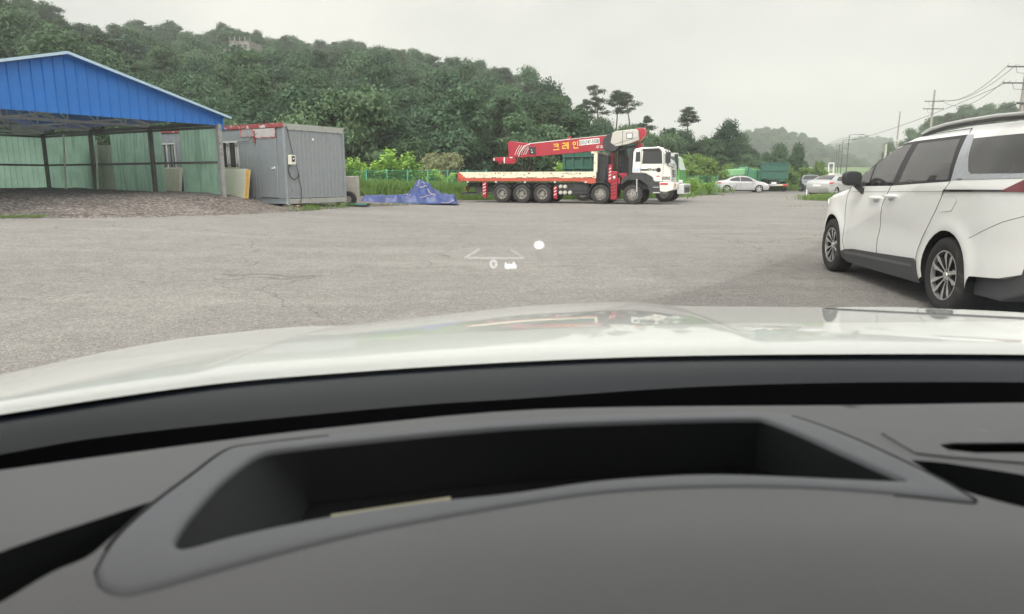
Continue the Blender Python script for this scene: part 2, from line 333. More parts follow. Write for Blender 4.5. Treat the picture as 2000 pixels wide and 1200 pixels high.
def cdt(poly, holes=(), step=.04, dense=True):
    loops = [resample(poly, step) if dense else [Vector(p) for p in poly]] + [resample(h, step) for h in holes]
    vs = []; faces = []; edges = []
    for lp in loops:
        b = len(vs); vs += lp; m = len(lp); edges += [(b + i, b + (i + 1) % m) for i in range(m)]
    nb = len(vs); xs = [p.x for p in loops[0]]; ys = [p.y for p in loops[0]]
    y = min(ys) + step * .5
    segs = [(vs[a], vs[b]) for a, b in edges]
    while y < max(ys):
        x = min(xs) + step * .5
        while x < max(xs):
            p = Vector((x, y))
            if inside(p, loops[0]) and not any(inside(p, h) for h in loops[1:]):
                if all((p - q).length > step * .45 for q in vs[:nb]): vs.append(p)
            x += step
        y += step
    r = delaunay_2d_cdt(vs, edges, [], 0, 1e-6)
    ov, of = r[0], r[2]; good = []
    for f in of:
        c = sum((ov[i] for i in f), Vector((0, 0))) / len(f)
        if inside(c, loops[0]) and not any(inside(c, h) for h in loops[1:]): good.append(f)
    return ov, good
_txt = {}
def text_mesh(t, size, ext=.004, bold=0.0, shear=0):
    cu = bpy.data.curves.new('txt', 'FONT'); cu.body = t; cu.size = size; cu.extrude = ext; cu.offset = bold; cu.shear = shear; cu.align_x = 'LEFT'
    o = bpy.data.objects.new('txt', cu); COL.objects.link(o); dg = bpy.context.evaluated_depsgraph_get(); dg.update()
    me = bpy.data.meshes.new_from_object(o.evaluated_get(dg)); bpy.data.objects.remove(o); return me
def text(name, t, size, mat, parent, loc, rot, width=None, **k):
    me = text_mesh(t, size, **k); me.materials.clear(); me.materials.append(M[mat])
    if width and len(me.vertices):
        xs = [v.co.x for v in me.vertices]; sc = width / (max(xs) - min(xs)); x0 = min(xs)
        for v in me.vertices: v.co.x = (v.co.x - x0) * sc
    return link(name, me, parent, loc, rot)

# ------------------------------------------------------------------ ground
def gz(x, y): return .30 * sstep((-x - 2) / 9) * sstep((y - 6) / 9)
def ghit(px, py):
    z = 0
    for _ in range(12):
        p = atz(px, py, z); z = z * .5 + gz(p.x, p.y) * .5
    return p
mb = MB(); rad = [0.3]
while rad[-1] < 2500: rad.append(rad[-1] * 1.12 + .25)
rad[-1] = 2500; NA = 120
vs = [(0, 0, -.03)]; fs = []
for r in rad:
    for k in range(NA):
        a = 2 * PI * k / NA; x, y = r * math.sin(a), r * math.cos(a); vs.append((x, y, gz(x, y) - .03))
for k in range(NA): fs.append((0, 1 + (k + 1) % NA, 1 + k))
for i in range(len(rad) - 1):
    for k in range(NA): a = 1 + i * NA; b = a + NA; fs.append((a + k, a + (k + 1) % NA, b + (k + 1) % NA, b + k))
mb.add(vs, fs); tag(mb.build('ground', 'soil', smooth=True), None, None, kind='structure')
def sheet(name, poly, mat, dz, step, kind='structure'):
    v, f = cdt(poly, step=step); mb = MB(); mb.add([(p.x, p.y, gz(p.x, p.y) + dz) for p in v], f)
    return tag(mb.build(name, mat, smooth=True), None, None, kind=kind)
sheet('asphalt_yard', [(-45, -8), (45, -8), (45, 36), (20, 37.5), (18.4, 40), (20, 46), (25.5, 56), (26, 60), (21, 59), (15, 52), (9, 45), (3, 42.5), (-3, 40.5), (-8, 37), (-14, 33), (-45, 30)], 'asphalt', 0.0, 1.3)
sheet('gravel_drive', [(20.5, 48), (25, 55.3), (30, 62), (36, 74), (40, 86), (30, 86), (26.5, 74), (23, 70), (17, 70), (15.5, 60), (16.5, 53.2), (21, 58.7), (25, 59.2), (24.5, 55.9)], 'road_dark', .012, 1.2)

# gravel pad on the left
edge_tab = [(-500, 440), (-200, 433), (0, 428), (300, 424), (500, 418), (600, 412), (690, 404), (760, 403), (890, 398), (905, 394)]
def pad_edge(px): return ghit(px, lerp_tab(edge_tab, px)[0])
def pad_z(x, y, e):
    d = y - e; s_ = sstep((-x - 8.2) / 3.2); t = (.72 - gz(x, y)) * s_; soft = .25 + .75 * sstep((-x - 8.3) / 2)
    n = noise.noise(Vector((x * 1.3, y * 1.3, 0))) * .035 + noise.noise(Vector((x * 5, y * 5, 3))) * .012
    return gz(x, y) + .008 + (t * sstep(d / 5.0) + (.05 + n) * sstep(d / .8) * soft) + .10 * sstep((-x - 12) / 8) * sstep(d / 9)
def padfn(u, v):
    px = -500 + 1405 * u; e = pad_edge(px); k = e.x / e.y + noise.noise(Vector((u * 60, 0, 0))) * .0
    y = e.y + noise.noise(Vector((u * 80, 1, 0))) * .35 + (v ** 1.5) * (22 if px < 560 else 13)
    x = k * y; return (x, y, pad_z(x, y, e.y) - (.06 if v == 0 else 0))
vs, fs = grid(190, 90, padfn); mb = MB(); mb.add(vs, fs); tag(mb.build('gravel_pad', 'gravel', smooth=True), None, None, kind='structure')
def padh(x, y):
    px = 1000 + x / y * 1357; return pad_z(x, y, pad_edge(px).y)

# ------------------------------------------------------------------ hills
left_tab = [(-600, -110, 110, 46), (-300, -60, 110, 46), (0, 6, 120, 46), (60, 12, 125, 46), (135, 52, 140, 46), (200, 62, 160, 47), (300, 72, 190, 48), (400, 80, 215, 49), (460, 68, 240, 50), (560, 92, 240, 50), (700, 102, 230, 52),
            (830, 125, 215, 54), (900, 142, 205, 55), (1000, 167, 190, 57), (1060, 186, 170, 58), (1110, 212, 150, 60), (1160, 240, 130, 62), (1260, 252, 120, 64), (1340, 258, 115, 68), (1400, 264, 112, 74), (1470, 280, 112, 82), (1530, 296, 112, 88), (1575, 318, 112, 92), (1610, 341, 112, 98), (1800, 347, 112, 98)]
def hill_h(x, y):
    px = 1000 + x / y * 1357; yt, yr, yf = lerp_tab(left_tab, px)
    zt = aty(px, yt, yr).z; zr = max(-.3, zt - 5.2)
    t = (y - yf) / (yr - yf)
    if t < 0: return -.2
    n = noise.noise(Vector((x * .035, y * .035, 1))) * 3.2 * min(1, t * 3) * min(1, max(0, zr) / 10)
    if t <= 1: return zr * (t ** 1.08) + n - .1
    return zr * (1 - .55 * min(1, (t - 1) / .7)) + n - .1
vs, fs = grid(150, 60, lambda u, v: (lambda k, y: (k * y, y, hill_h(k * y, y)))((-600 + 2300 * u - 1000) / 1357, 44 + v * v * 330 + 20 * v))
tag(MB().add(vs, fs).build('wooded_hill', 'forest_floor', smooth=True), None, None, kind='structure')
def ridge_hill(name, tab, yr, yf, yb, mat, amp, fr, drop=0, nx=120, ny=40):
    p0, p1 = tab[0][0], tab[-1][0]
    def h(px, y):
        zt = aty(px, lerp_tab(tab, px)[0], yr).z - drop; t = (y - yf) / (yr - yf); x = (px - 1000) / 1357 * y
        q = zt * sstep(t) if t < 1 else zt * (1 - .8 * min(1, (t - 1) * (yr - yf) / (yb - yr)))
        e = min(1, (px - p0) / 30, (p1 - px) / 30)
        return max(0, e) ** .5 * (q + noise.fractal(Vector((x * fr, y * fr, 5)), 1, 2, 5) * amp) - .5
    vs, fs = grid(nx, ny, lambda u, v: (lambda px, y: ((px - 1000) / 1357 * y, y, h(px, y)))(p0 + (p1 - p0) * u, yf + (yb - yf) * v))
    tag(MB().add(vs, fs).build(name, mat, smooth=True), None, None, kind='structure')
    return h
tabR = [(1640, 346), (1690, 336), (1725, 312), (1765, 272), (1800, 236), (1870, 217), (1930, 208), (2000, 213), (2300, 200), (2700, 270)]
hR = ridge_hill('right_hill', tabR, 230, 150, 320, 'forest_floor', 1.5, .03, 7)
tabM = [(1380, 300), (1440, 272), (1472, 265), (1500, 267), (1540, 275), (1570, 284), (1592, 294), (1640, 312), (1700, 330)]
hM = ridge_hill('middle_hill', tabM, 560, 400, 800, 'hill_far', 4, .012, 6)
tabF = [(1540, 330), (1590, 304), (1620, 300), (1650, 294), (1675, 284), (1695, 281), (1720, 285), (1760, 292), (1900, 300)]
hF = ridge_hill('far_hill', tabF, 900, 650, 1200, 'hill_far', 6, .008, 6)
ridge_hill('pale_mountain', [(1540, 325), (1590, 296), (1612, 282), (1632, 274), (1652, 271), (1668, 275), (1690, 288), (1760, 318)], 1750, 1450, 2050, 'hill_far', 14, .006, 0)
vs, fs = grid(30, 12, lambda u, v: ((azx(1540 + 200 * u, 260 + 120 * v)), 260 + 120 * v, -.2 + 7.2 * v + .25 * noise.noise(Vector((u * 9, v * 9, 0)))))
tag(MB().add(vs, fs).build('green_field', 'field', smooth=True), None, None, kind='structure')

# ------------------------------------------------------------------ trees
def leaf(mb_v, mb_f, p, nrm, s, rnd):
    nrm = nrm.normalized(); a = nrm.orthogonal().normalized(); a = Matrix.Rotation(rnd.uniform(0, 6.28), 3, nrm) @ a; b = nrm.cross(a)
    k = len(mb_v); bend = nrm * s * rnd.uniform(-.25, .25)
    mb_v += [p - a * s - b * s * .5, p + a * s * .3 - b * s * .6 + bend, p + a * s, p - a * s * .2 + b * s * .7 + bend]; mb_f.append((k, k + 1, k + 2, k + 3))
def crown_mesh(name, blobs, nleaf, size, mat, seed, core=.66, up=.25):
    rnd = random.Random(seed); mb = MB(); tot = sum(b[3] * b[3] for b in blobs); V = []; Fc = []
    for bx_, by_, bz_, br, sq in [(b[0], b[1], b[2], b[3], b[4] if len(b) > 4 else 1) for b in blobs]:
        n = int(nleaf * br * br / tot)
        for _ in range(n):
            d = Vector((rnd.gauss(0, 1), rnd.gauss(0, 1), rnd.gauss(0, 1) + .25)).normalized(); rr = br * (rnd.uniform(.70, 1.08) if rnd.random() < .78 else rnd.uniform(1.0, 1.45))
            p = Vector((bx_, by_, bz_)) + Vector((d.x * rr, d.y * rr, d.z * rr * sq))
            leaf(V, Fc, p, d + Vector((rnd.gauss(0, .7), rnd.gauss(0, .7), rnd.gauss(up, .7))), size * rnd.uniform(.6, 1.3), rnd)
        if core:
            ico = []; m = 7
            for j in range(5):
                th = PI * (j + .5) / 5
                for k in range(m):
                    a = 2 * PI * k / m; q = core * br * rnd.uniform(.8, 1.1); ico.append(Vector((bx_ + math.sin(th) * math.cos(a) * q, by_ + math.sin(th) * math.sin(a) * q, bz_ + math.cos(th) * q * sq)))
            b0 = len(V); V += ico
            for j in range(4):
                for k in range(m): Fc.append((b0 + j * m + k, b0 + j * m + (k + 1) % m, b0 + (j + 1) * m + (k + 1) % m, b0 + (j + 1) * m + k))
    mb.add(V, Fc); return mb.mesh(name, mat)
def broad(seed, mat='leafA', H=8, W=2.9, n=5200, size=.17):
    rnd = random.Random(seed); bl = []
    for i in range(20):
        a = rnd.uniform(0, 6.28); zz = rnd.uniform(.22, .95); ww = W * math.sin(PI * min(1, (zz - .08) * 1.08)) ** .6 * rnd.uniform(.35, 1.05)
        bl.append((math.cos(a) * ww, math.sin(a) * ww, zz * H, rnd.uniform(.55, 1.45) * H / 8, rnd.uniform(.6, .95)))
    bl.append((0, 0, H * .62, 1.9 * H / 8, 1.1))
    c = crown_mesh('crown', bl, n, size, mat, seed)
    t = MB(); t.tube([(0, 0, -.6), (.05, 0, H * .2), (rnd.uniform(-.2, .2), .1, H * .45), (0, rnd.uniform(-.3, .3), H * .75)], [.2, .15, .11, .05], 7)
    for b in bl[:6]: t.tube([(0, 0, H * .25), (b[0] * .5, b[1] * .5, b[2] * .75), (b[0], b[1], b[2])], [.08, .06, .02], 5)
    return c, t.mesh('trunk', 'bark', smooth=True)
def pine(seed, H=9, spread=2.3, bare=.5, n=2600, lean=0.):
    rnd = random.Random(seed); t = MB(); pts = []; rr = []
    cx, cy = 0, 0; dx = rnd.uniform(-.5, .5)
    for i in range(8):
        f = i / 7; pts.append((lean * f * H * .3 + math.sin(f * 5 + seed) * .28 * f, math.cos(f * 4 + seed) * .2 * f, f * H * .95 - (.6 if i == 0 else 0))); rr.append(.17 * (1 - f) + .035)
    t.tube(pts, rr, 7); bl = []
    k = rnd.randint(9, 12)
    for i in range(k):
        f = bare + (1 - bare) * (i + rnd.random() * .6) / k; f = min(f, .97); j = min(6, int(f * 7)); g = f * 7 - j; P = Vector(pts[j]).lerp(Vector(pts[j + 1]), g)
        a = i * 2.4 + rnd.uniform(-.5, .5); L = spread * (1.05 - .65 * (f - bare) / (1 - bare)) * rnd.uniform(.5, 1.0)
        E = P + Vector((math.cos(a) * L, math.sin(a) * L, rnd.uniform(-.05, .35) * L)); t.tube([P, P.lerp(E, .5) + Vector((0, 0, .12)), E], [.06, .04, .015], 5)
        bl.append((E.x, E.y, E.z + .1, rnd.uniform(.7, 1.1), .5)); bl.append(((P.x + E.x) / 2, (P.y + E.y) / 2, (P.z + E.z) / 2 + .2, rnd.uniform(.55, .9), .5))
    bl.append((pts[-1][0], pts[-1][1], H * .97, .8, .5))
    return crown_mesh('crown', bl, n, .15, 'pine', seed, core=.5, up=.8), t.mesh('trunk', 'bark_pine', smooth=True)
P_A = [broad(10 + i, 'leafA', H=rnd_h, W=ww) for i, (rnd_h, ww) in enumerate([(8, 2.9), (8.6, 2.6), (7.4, 3.2), (8, 2.5)])]
P_B = [broad(30 + i, 'leafB', H=hh, W=ww) for i, (hh, ww) in enumerate([(8.4, 2.7), (7.6, 3.1), (8.8, 2.3)])]
P_P = [pine(50, 8.5, 2.5, .3), pine(51, 9, 2.3, .35), pine(52, 8, 2.7, .28)]
P_T = [pine(61, 9.5, 2.9, .38, 2300, -.5), pine(64, 9.5, 3.0, .56, 2200, .25), pine(67, 9.0, 3.0, .50, 2000, .4)]
P_BL = [broad(70, 'blossom', H=7.5, W=3.1, n=5200, size=.16), broad(71, 'blossom', H=7, W=2.8, n=5200, size=.16)]
P_RD = broad(75, 'redleaf', H=7, W=2.4)
P_M = [broad(80, 'leafMid', H=5, W=2.1, n=2200, size=.17), broad(81, 'leafMid', H=4.4, W=2.3, n=2200, size=.17)]
def put_tree(name, pr, x, y, z, s, label, group=None, rz=None, cat='tree', sx=1):
    o = empty(name, (x, y, z), rz if rz is not None else random.uniform(0, 6.28), label, cat, group); o.scale = (s * sx, s * sx * (1 if sx != 1 or name != 'broadleaf_tree' else random.uniform(.8, 1.3)), s)
    link('crown', pr[0], o); link('trunk', pr[1], o); return o
# woodland of the hill: nearest trees one by one, the rest as one mass
spots = []; y = 48.0; rt = random.Random(3)
while y < 330:
    st = 3.3 + (y - 48) * .008; x0, x1 = -.86 * y, .48 * y; x = x0 + rt.uniform(0, st)
    while x < x1:
        xx = x + rt.uniform(-1.3, 1.3); yy = y + rt.uniform(-1.5, 1.5); px = 1000 + xx / yy * 1357; yt, yr, yf = lerp_tab(left_tab, px)
        if yy > yf - 1 and yy < yr + 22 and px < 1585: spots.append((xx, yy, px))
        x += st
    y += st * .86
print('hill trees', len(spots))
GN_PTS = []; nind = 0
for xx, yy, px in spots:
    z = hill_h(xx, yy) - .15; n1 = noise.noise(Vector((xx * .03, yy * .03, 9))); q = rt.random() + n1 * .5
    yt, yr, yf = lerp_tab(left_tab, px); ztop = aty(px, yt, yr).z
    lim = 1.0
    if px > 1100:
        lim = max(.28, min(1, (aty(px, yt + 4, yy).z - z) / 8.6))
    s = (rt.uniform(.48, .86) if rt.random() < .82 else rt.uniform(.85, 1.08)) * lim
    if nind < 262:
        nind += 1
        reg = 'above the blue shed roof' if px < 430 else 'behind the grey container' if px < 690 else 'behind the fence and tarpaulin' if px < 900 else 'behind the crane truck bed' if px < 1160 else 'behind the white truck cab' if px < 1370 else 'beyond the silver coupe'
        if q < .55: put_tree('broadleaf_tree', P_A[rt.randrange(4)], xx, yy, z, s, 'mid green round crowned broadleaf tree on the wooded hill ' + reg, 'mid green hill trees ' + reg)
        elif q < .86: put_tree('broadleaf_tree', P_B[rt.randrange(3)], xx, yy, z, s, 'dark green broadleaf tree in the hill wood ' + reg, 'dark green hill trees ' + reg)
        else: put_tree('pine_tree', P_P[rt.randrange(3)], xx, yy, z, s * 1.02, 'dark layered pine tree in the hill wood ' + reg, 'dark hill pines ' + reg)
    else: GN_PTS.append((xx, yy, z, s * rt.uniform(.95, 1.15)))
def scatter(h, p0, p1, yf, yr2, step, sc):
    out = []; y = yf
    while y < yr2:
        px = p0
        while px < p1:
            yy = y + rt.uniform(-.4, .4) * step; pp = px + rt.uniform(-.4, .4) * step / y * 1357; z = h(pp, yy)
            if z > .4: out.append(((pp - 1000) / 1357 * yy, yy, z - .3, sc * rt.uniform(.8, 1.2)))
            px += step / y * 1357
        y += step
    return out
def forest(name, pts, protos, label):
    me = bpy.data.meshes.new(name); me.from_pydata([p[:3] for p in pts], [], []); a = me.attributes.new('sc', 'FLOAT', 'POINT'); a.data.foreach_set('value', [p[3] for p in pts])
    o = bpy.data.objects.new(name, me); COL.objects.link(o); ng = bpy.data.node_groups.new(name, 'GeometryNodeTree')
    ng.interface.new_socket('Geometry', in_out='INPUT', socket_type='NodeSocketGeometry'); ng.interface.new_socket('Geometry', in_out='OUTPUT', socket_type='NodeSocketGeometry')
    N = ng.nodes; L = ng.links; gi = N.new('NodeGroupInput'); go = N.new('NodeGroupOutput'); ip = N.new('GeometryNodeInstanceOnPoints'); jg = N.new('GeometryNodeJoinGeometry')
    for p in protos:
        q = N.new('GeometryNodeObjectInfo'); q.inputs['Object'].default_value = p; q.inputs['As Instance'].default_value = True; L.new(q.outputs['Geometry'], jg.inputs[0])
    ip.inputs['Pick Instance'].default_value = True
    rv = N.new('FunctionNodeRandomValue'); rv.data_type = 'FLOAT_VECTOR'; rv.inputs[0].default_value = (-.22, -.22, 0); rv.inputs[1].default_value = (.22, .22, 6.28)
    ri = N.new('FunctionNodeRandomValue'); ri.data_type = 'INT'; ri.inputs['Min'].default_value = 0; ri.inputs['Max'].default_value = len(protos) - 1
    at = N.new('GeometryNodeInputNamedAttribute'); at.data_type = 'FLOAT'; at.inputs['Name'].default_value = 'sc'
    L.new(gi.outputs[0], ip.inputs['Points']); L.new(jg.outputs[0], ip.inputs['Instance']); L.new(ri.outputs[2], ip.inputs['Instance Index']); L.new(rv.outputs[0], ip.inputs['Rotation']); L.new(at.outputs[0], ip.inputs['Scale'])
    L.new(ip.outputs[0], go.inputs[0]); md = o.modifiers.new('forest', 'NODES'); md.node_group = ng
    return tag(o, label, 'forest', kind='stuff')
# crowns of trees already standing in the wood serve as the sources
srcs = []
for pr in P_A + P_B + P_P[:1]:
    srcs.append(next(o for o in bpy.data.objects if o.data == pr[0]))
forest('hill_forest', GN_PTS, srcs, 'dense mixed woodland covering the upper hill in a continuous canopy')
forest('right_forest', scatter(hR, 1650, 2300, 152, 262, 5.2, .95), srcs, 'dark woodland covering the hill on the right behind the utility poles')
forest('middle_forest', scatter(hM, 1400, 1690, 402, 600, 8, 1.25), srcs[:7], 'hazy woodland on the middle hill beyond the parked cars')
forest('far_forest', scatter(hF, 1550, 1890, 660, 940, 12, 1.7), srcs[:7], 'faint hazy woodland on the far hill behind the street lamps')
def feature(name, pr, px, ytop, ybase, Y, Hn, label, group=None, sx=1, z=None, rz=None):
    a = aty(px, ybase, Y); b = aty(px, ytop, Y); s = (b.z - a.z) / Hn
    return put_tree(name, pr, a.x, Y, a.z if z is None else z, s, label, group, rz, sx=sx)
feature('pine_tree', P_T[0], 1172, 168, 262, 98, 9.5, 'tall umbrella pine with curved bare trunk, leftmost of the three above the truck crane', rz=.3)
feature('pine_tree', P_T[1], 1203, 176, 262, 100, 9.5, 'tall umbrella pine with straight bare trunk, middle of the three above the truck crane', rz=1.1)
feature('pine_tree', P_T[2], 1231, 180, 262, 99, 9.1, 'slender umbrella pine, rightmost of the three above the truck crane', rz=2.5)
feature('pine_tree', P_P[0], 1140, 195, 262, 103, 8.5, 'bushy low pine just left of the three tall umbrella pines')
feature('pine_tree', P_T[1], 1343, 210, 290, 92, 9.5, 'lone flat topped pine on the skyline right of the truck cab', rz=4, sx=1.1)
feature('pine_tree', P_P[2], 1262, 228, 300, 90, 8, 'dark pine on the skyline directly above the white truck cab')
feature('broadleaf_tree', P_B[2], 1413, 240, 330, 88, 8.8, 'loose topped tree on the skyline above the silver coupe')
feature('pine_tree', P_P[1], 1066, 176, 240, 150, 9, 'small dark pine poking above the ridge left of the umbrella pines')
feature('pine_tree', P_P[2], 128, 38, 110, 105, 8, 'dark pine on the ridge above the blue shed roof')
def on_hill(px, py, up=3.2, s=0):
    y = 50
    while y < 300:
        p = aty(px, py, y)
        if hill_h(p.x, y) + up > p.z: return y
        y += 1
    return 120
for px, yt, yb, Y, l in [(186, 82, 190, 62, 'cream blossoming chestnut tree behind the blue shed roof'), (372, 108, 165, 105, 'small cream blossoming tree high on the hill below the concrete building'), (328, 95, 150, 110, 'cream blossoming tree left of the concrete building on the hill'),
                         (822, 204, 275, 82, 'cream blossoming tree in mid hill between container and crane'), (862, 252, 315, 66, 'cream blossoming tree low on the hill above the blue tarpaulin'), (742, 196, 245, 95, 'faint cream blossoming tree up the hill right of the grey container'), (590, 160, 215, 105, 'pale blossoming tree on the hill above the grey container')]:
    Y = on_hill(px, yt, 5.4); tp_ = aty(px, yt, Y); zb = hill_h(tp_.x, Y) - .3; put_tree('blossoming_tree', P_BL[px % 2], tp_.x, Y, zb, (.50 if px > 800 or px in (372, 328) else .66), l, sx=1.0)
Y = on_hill(1070, 234, 5.2); tp_ = aty(1070, 234, Y); put_tree('red_leaved_tree', P_RD, tp_.x, Y, hill_h(tp_.x, Y) - .3, .72, 'reddish leaved tree on the hill behind the crane boom')
# mid-green trees at the foot, right of the truck
for px, yt, Y, i, sx, l in [(1352, 296, 60, 0, .9, 'yellow green bushy tree right of the green truck'), (1385, 300, 66, 1, 1.1, 'yellow green bush behind the rear of the silver coupe'), (1428, 318, 72, 0, 1.0, 'green bush between silver coupe and compactor container'),
                            (1555, 285, 84, 1, .7, 'dark conical tree right of the dark green tipper'), (1540, 318, 76, 0, 1.1, 'low green tree right of the dark green tipper'), (1575, 322, 80, 1, 1., 'low green tree behind the navy hatchback'), (1605, 312, 92, 0, .7, 'slim young tree beside the white gate frame'),
                            (1478, 322, 72, 1, .8, 'yellow green bush left of the dark green tipper')]:
    c = aty(px, yt, Y); put_tree('young_tree', P_M[i] if px != 1555 else P_B[2], c.x, Y, -.1, (c.z + .1) / (5.2 if px != 1555 else 8.8), l, sx=sx)
# bright saplings behind the fence
P_S = []
for sd_ in (90, 91, 92):
    rnd = random.Random(sd_); V = []; Fc = []; t = MB()
    for i in range(16):
        a = rnd.uniform(0, 6.28); L = rnd.uniform(.5, 1.35); hgt = rnd.uniform(1.3, 3.1); E = Vector((math.cos(a) * L, math.sin(a) * L, hgt)); Q = Vector((E.x * .35, E.y * .35, hgt * .55))
        t.tube([(0, 0, -.1), Q, E], [.03, .02, .006], 5)
        for k in range(190):
            f = rnd.uniform(.2, 1.03); p = (Vector((0, 0, 0)).lerp(Q, f * 2) if f < .5 else Q.lerp(E, (f - .5) * 2)) + Vector((rnd.gauss(0, .16), rnd.gauss(0, .16), rnd.gauss(0, .13)))
            leaf(V, Fc, p, Vector((rnd.gauss(0, .6), rnd.gauss(0, .6), 1)), rnd.uniform(.08, .16), rnd)
    P_S.append((MB().add(V, Fc).mesh('foliage', 'leafBright'), t.mesh('stem', 'bark', smooth=True)))
def put_shrub(pr, x, y, z, s, label, group=None, sx=1):
    o = empty('shrub', (x, y, z), random.uniform(0, 6.28), label, 'shrub', group); o.scale = (s * sx, s * sx, s); link('foliage', pr[0], o); link('stem', pr[1], o)
for px, yt, Y, sx, l in [(683, 312, 41, .8, 'tall thin bright green shrub beside the right end of the grey container'), (728, 322, 44, 1.2, 'bright green sapling left of the tallest one behind the wire fence'), (765, 296, 45, 1.15, 'tallest bright green sapling behind the wire fence'), (790, 312, 45.5, 1.1, 'bright green sapling right of the tallest one behind the wire fence'),
                         (830, 330, 46, 1.2, 'low bright green shrub behind the fence above the tarpaulin peak'), (866, 336, 46, 1.1, 'low bright green shrub behind the fence near the truck bed'), (703, 340, 44, 1.3, 'low bright bush at the left end of the wire fence'), (1105, 318, 47, .8, 'small bright sapling showing just above the truck bed'), (1350, 345, 50, 1.2, 'bright weedy bush just right of the green truck cab'), (1385, 352, 56, 1.4, 'bright weedy bush left of the silver coupe')]:
    c = aty(px, yt, Y); put_shrub(P_S[px % 3], c.x, Y, gz(c.x, Y) - .05, (c.z) / 3.15, l, sx=sx)

# ------------------------------------------------------------------ grass and weeds
def tufts(name, regs, label, mat='leafMid', seed=1):
    rnd = random.Random(seed); V = []; Fc = []
    for (pts, w_, n, h0, h1, hf) in regs:
        for _ in range(n):
            i = rnd.randrange(len(pts) - 1); t = rnd.random(); x = pts[i][0] + (pts[i + 1][0] - pts[i][0]) * t + rnd.gauss(0, 1) * w_ * .35; y = pts[i][1] + (pts[i + 1][1] - pts[i][1]) * t + rnd.uniform(-.5, .5) * w_
            z = hf(x, y) - .02; hgt = rnd.uniform(h0, h1)
            for k in range(5):
                a = rnd.uniform(0, 6.28); lx, ly = math.cos(a) * hgt * .35, math.sin(a) * hgt * .35; wv = .012 + hgt * .03; b = len(V)
                V += [(x - ly * wv * 3, y + lx * wv * 3, z), (x + ly * wv * 3, y - lx * wv * 3, z), (x + lx * .5, y + ly * .5, z + hgt * .65), (x + lx, y + ly, z + hgt)]; Fc += [(b, b + 1, b + 2), (b, b + 2, b + 3)]
    return tag(MB().add(V, Fc).build(name, mat), label, 'grass', kind='stuff')
G0 = lambda x, y: gz(x, y)
tufts('grass', [([(-15, 40), (-3, 42.5), (6, 45), (9, 47.5)], 4, 9000, .15, .6, G0), ([(-12, 44), (-3, 47), (8, 51), (13, 60), (15, 70)], 6, 9000, .3, .9, G0),
                ([(18.3, 40.5), (21, 44)], 2.2, 1200, .12, .42, G0), ([(24.5, 45), (18.5, 40)], 2.0, 1500, .12, .45, G0), ([(28, 71), (32, 78)], 3, 800, .3, .7, G0), ([(23, 73), (30, 88)], 6, 2500, .3, .9, G0)],
      'rough green grass and weeds along the far edge of the yard', seed=2)
tufts('weeds', [([tuple(ghit(px, lerp_tab(edge_tab, px)[0])[:2]) for px in (570, 620, 690)], .35, 170, .05, .26, lambda x, y: padh(x, y)), ([tuple(ghit(px, lerp_tab(edge_tab, px)[0] - 1)[:2]) for px in (700, 790, 880)], .8, 350, .04, .14, padh),
                ([tuple(ghit(px, lerp_tab(edge_tab, px)[0] - 1)[:2]) for px in (-60, 20, 85)], .35, 500, .03, .10, padh)], 'low weeds growing along the joint between gravel and asphalt', mat='leafMid', seed=4)
tufts('tall_weeds', [([(-9.5, 40.5), (-4, 42.5), (0, 44), (8, 48)], 2.6, 3600, .4, 1.15, G0)], 'tall bright green weeds growing up through and behind the wire fence', mat='weedBright', seed=9)
tufts('yard_weeds', [([(4.3, 14.0), (6.3, 13.7)], .10, 46, .02, .08, G0), ([(5.2, 15.8), (8.4, 15.2)], .12, 40, .02, .06, G0), ([(12, 31), (16, 33)], .3, 60, .03, .10, G0)], 'tiny weeds in the cracks of the asphalt', seed=5)

# ------------------------------------------------------------------ open shed (local: +x along the gable away from the right post, +y along the side wall to the back, origin at the right post)
SP = (-10.16, 24.5, .66); SA = math.atan2(-.866, -.5)          # local x axis points to the near left
shed = empty('open_shed', SP, SA, 'open fronted blue gabled steel shed with green sheet walls, standing on gravel', 'shed')
# with this rotation local +y = (.866,-.5): the front; the interior is local -y
HW, APX, APZ, EZ, FZ, DEP = 2.40, 5.0, 4.02, 2.72, 2.42, 12.2
def rib_sheet(mb, a, b, z0, z1, nrm, pitch=.25, d=.028, ztop=None):
    # ribbed sheet between plan points a and b; ztop(t) optional
    a = Vector(a); b = Vector(b); L = (b - a).length; n = max(1, int(L / pitch)); dr = (b - a) / L; nr = Vector(nrm); P = []
    for i in range(n):
        for f, o in ((0, 0), (.80, 0), (.86, d), (.94, d)): P.append(((i + f) * L / n, o))
    P.append((L, 0)); vs = []
    for t, o in P:
        p = a + dr * t + nr * o; vs.append((p.x, p.y, z0)); vs.append((p.x, p.y, (ztop(t) if ztop else z1)))
    mb.add(vs, [(2 * i, 2 * i + 2, 2 * i + 3, 2 * i + 1) for i in range(len(P) - 1)])
gab = lambda t: EZ + (APZ - EZ) * (t / APX) if t < APX else APZ - (APZ - EZ) * (t - APX) / APX
mb = MB(); rib_sheet(mb, (-.08, .03), (APX, .03), FZ, 0, (0, 1), .29, .035, ztop=lambda t: gab(t) - .02); rib_sheet(mb, (APX + .001, .03), (2 * APX, .03), FZ, 0, (0, 1), .29, .035, ztop=lambda t: gab(t + APX) - .02); mb.build('gable_sheet', 'shed_blue', shed)
mb = MB().box(-.12, -.04, -.25, .07, FZ - .14, FZ + .28); mb.build('corner_flashing', 'shed_blue', shed)
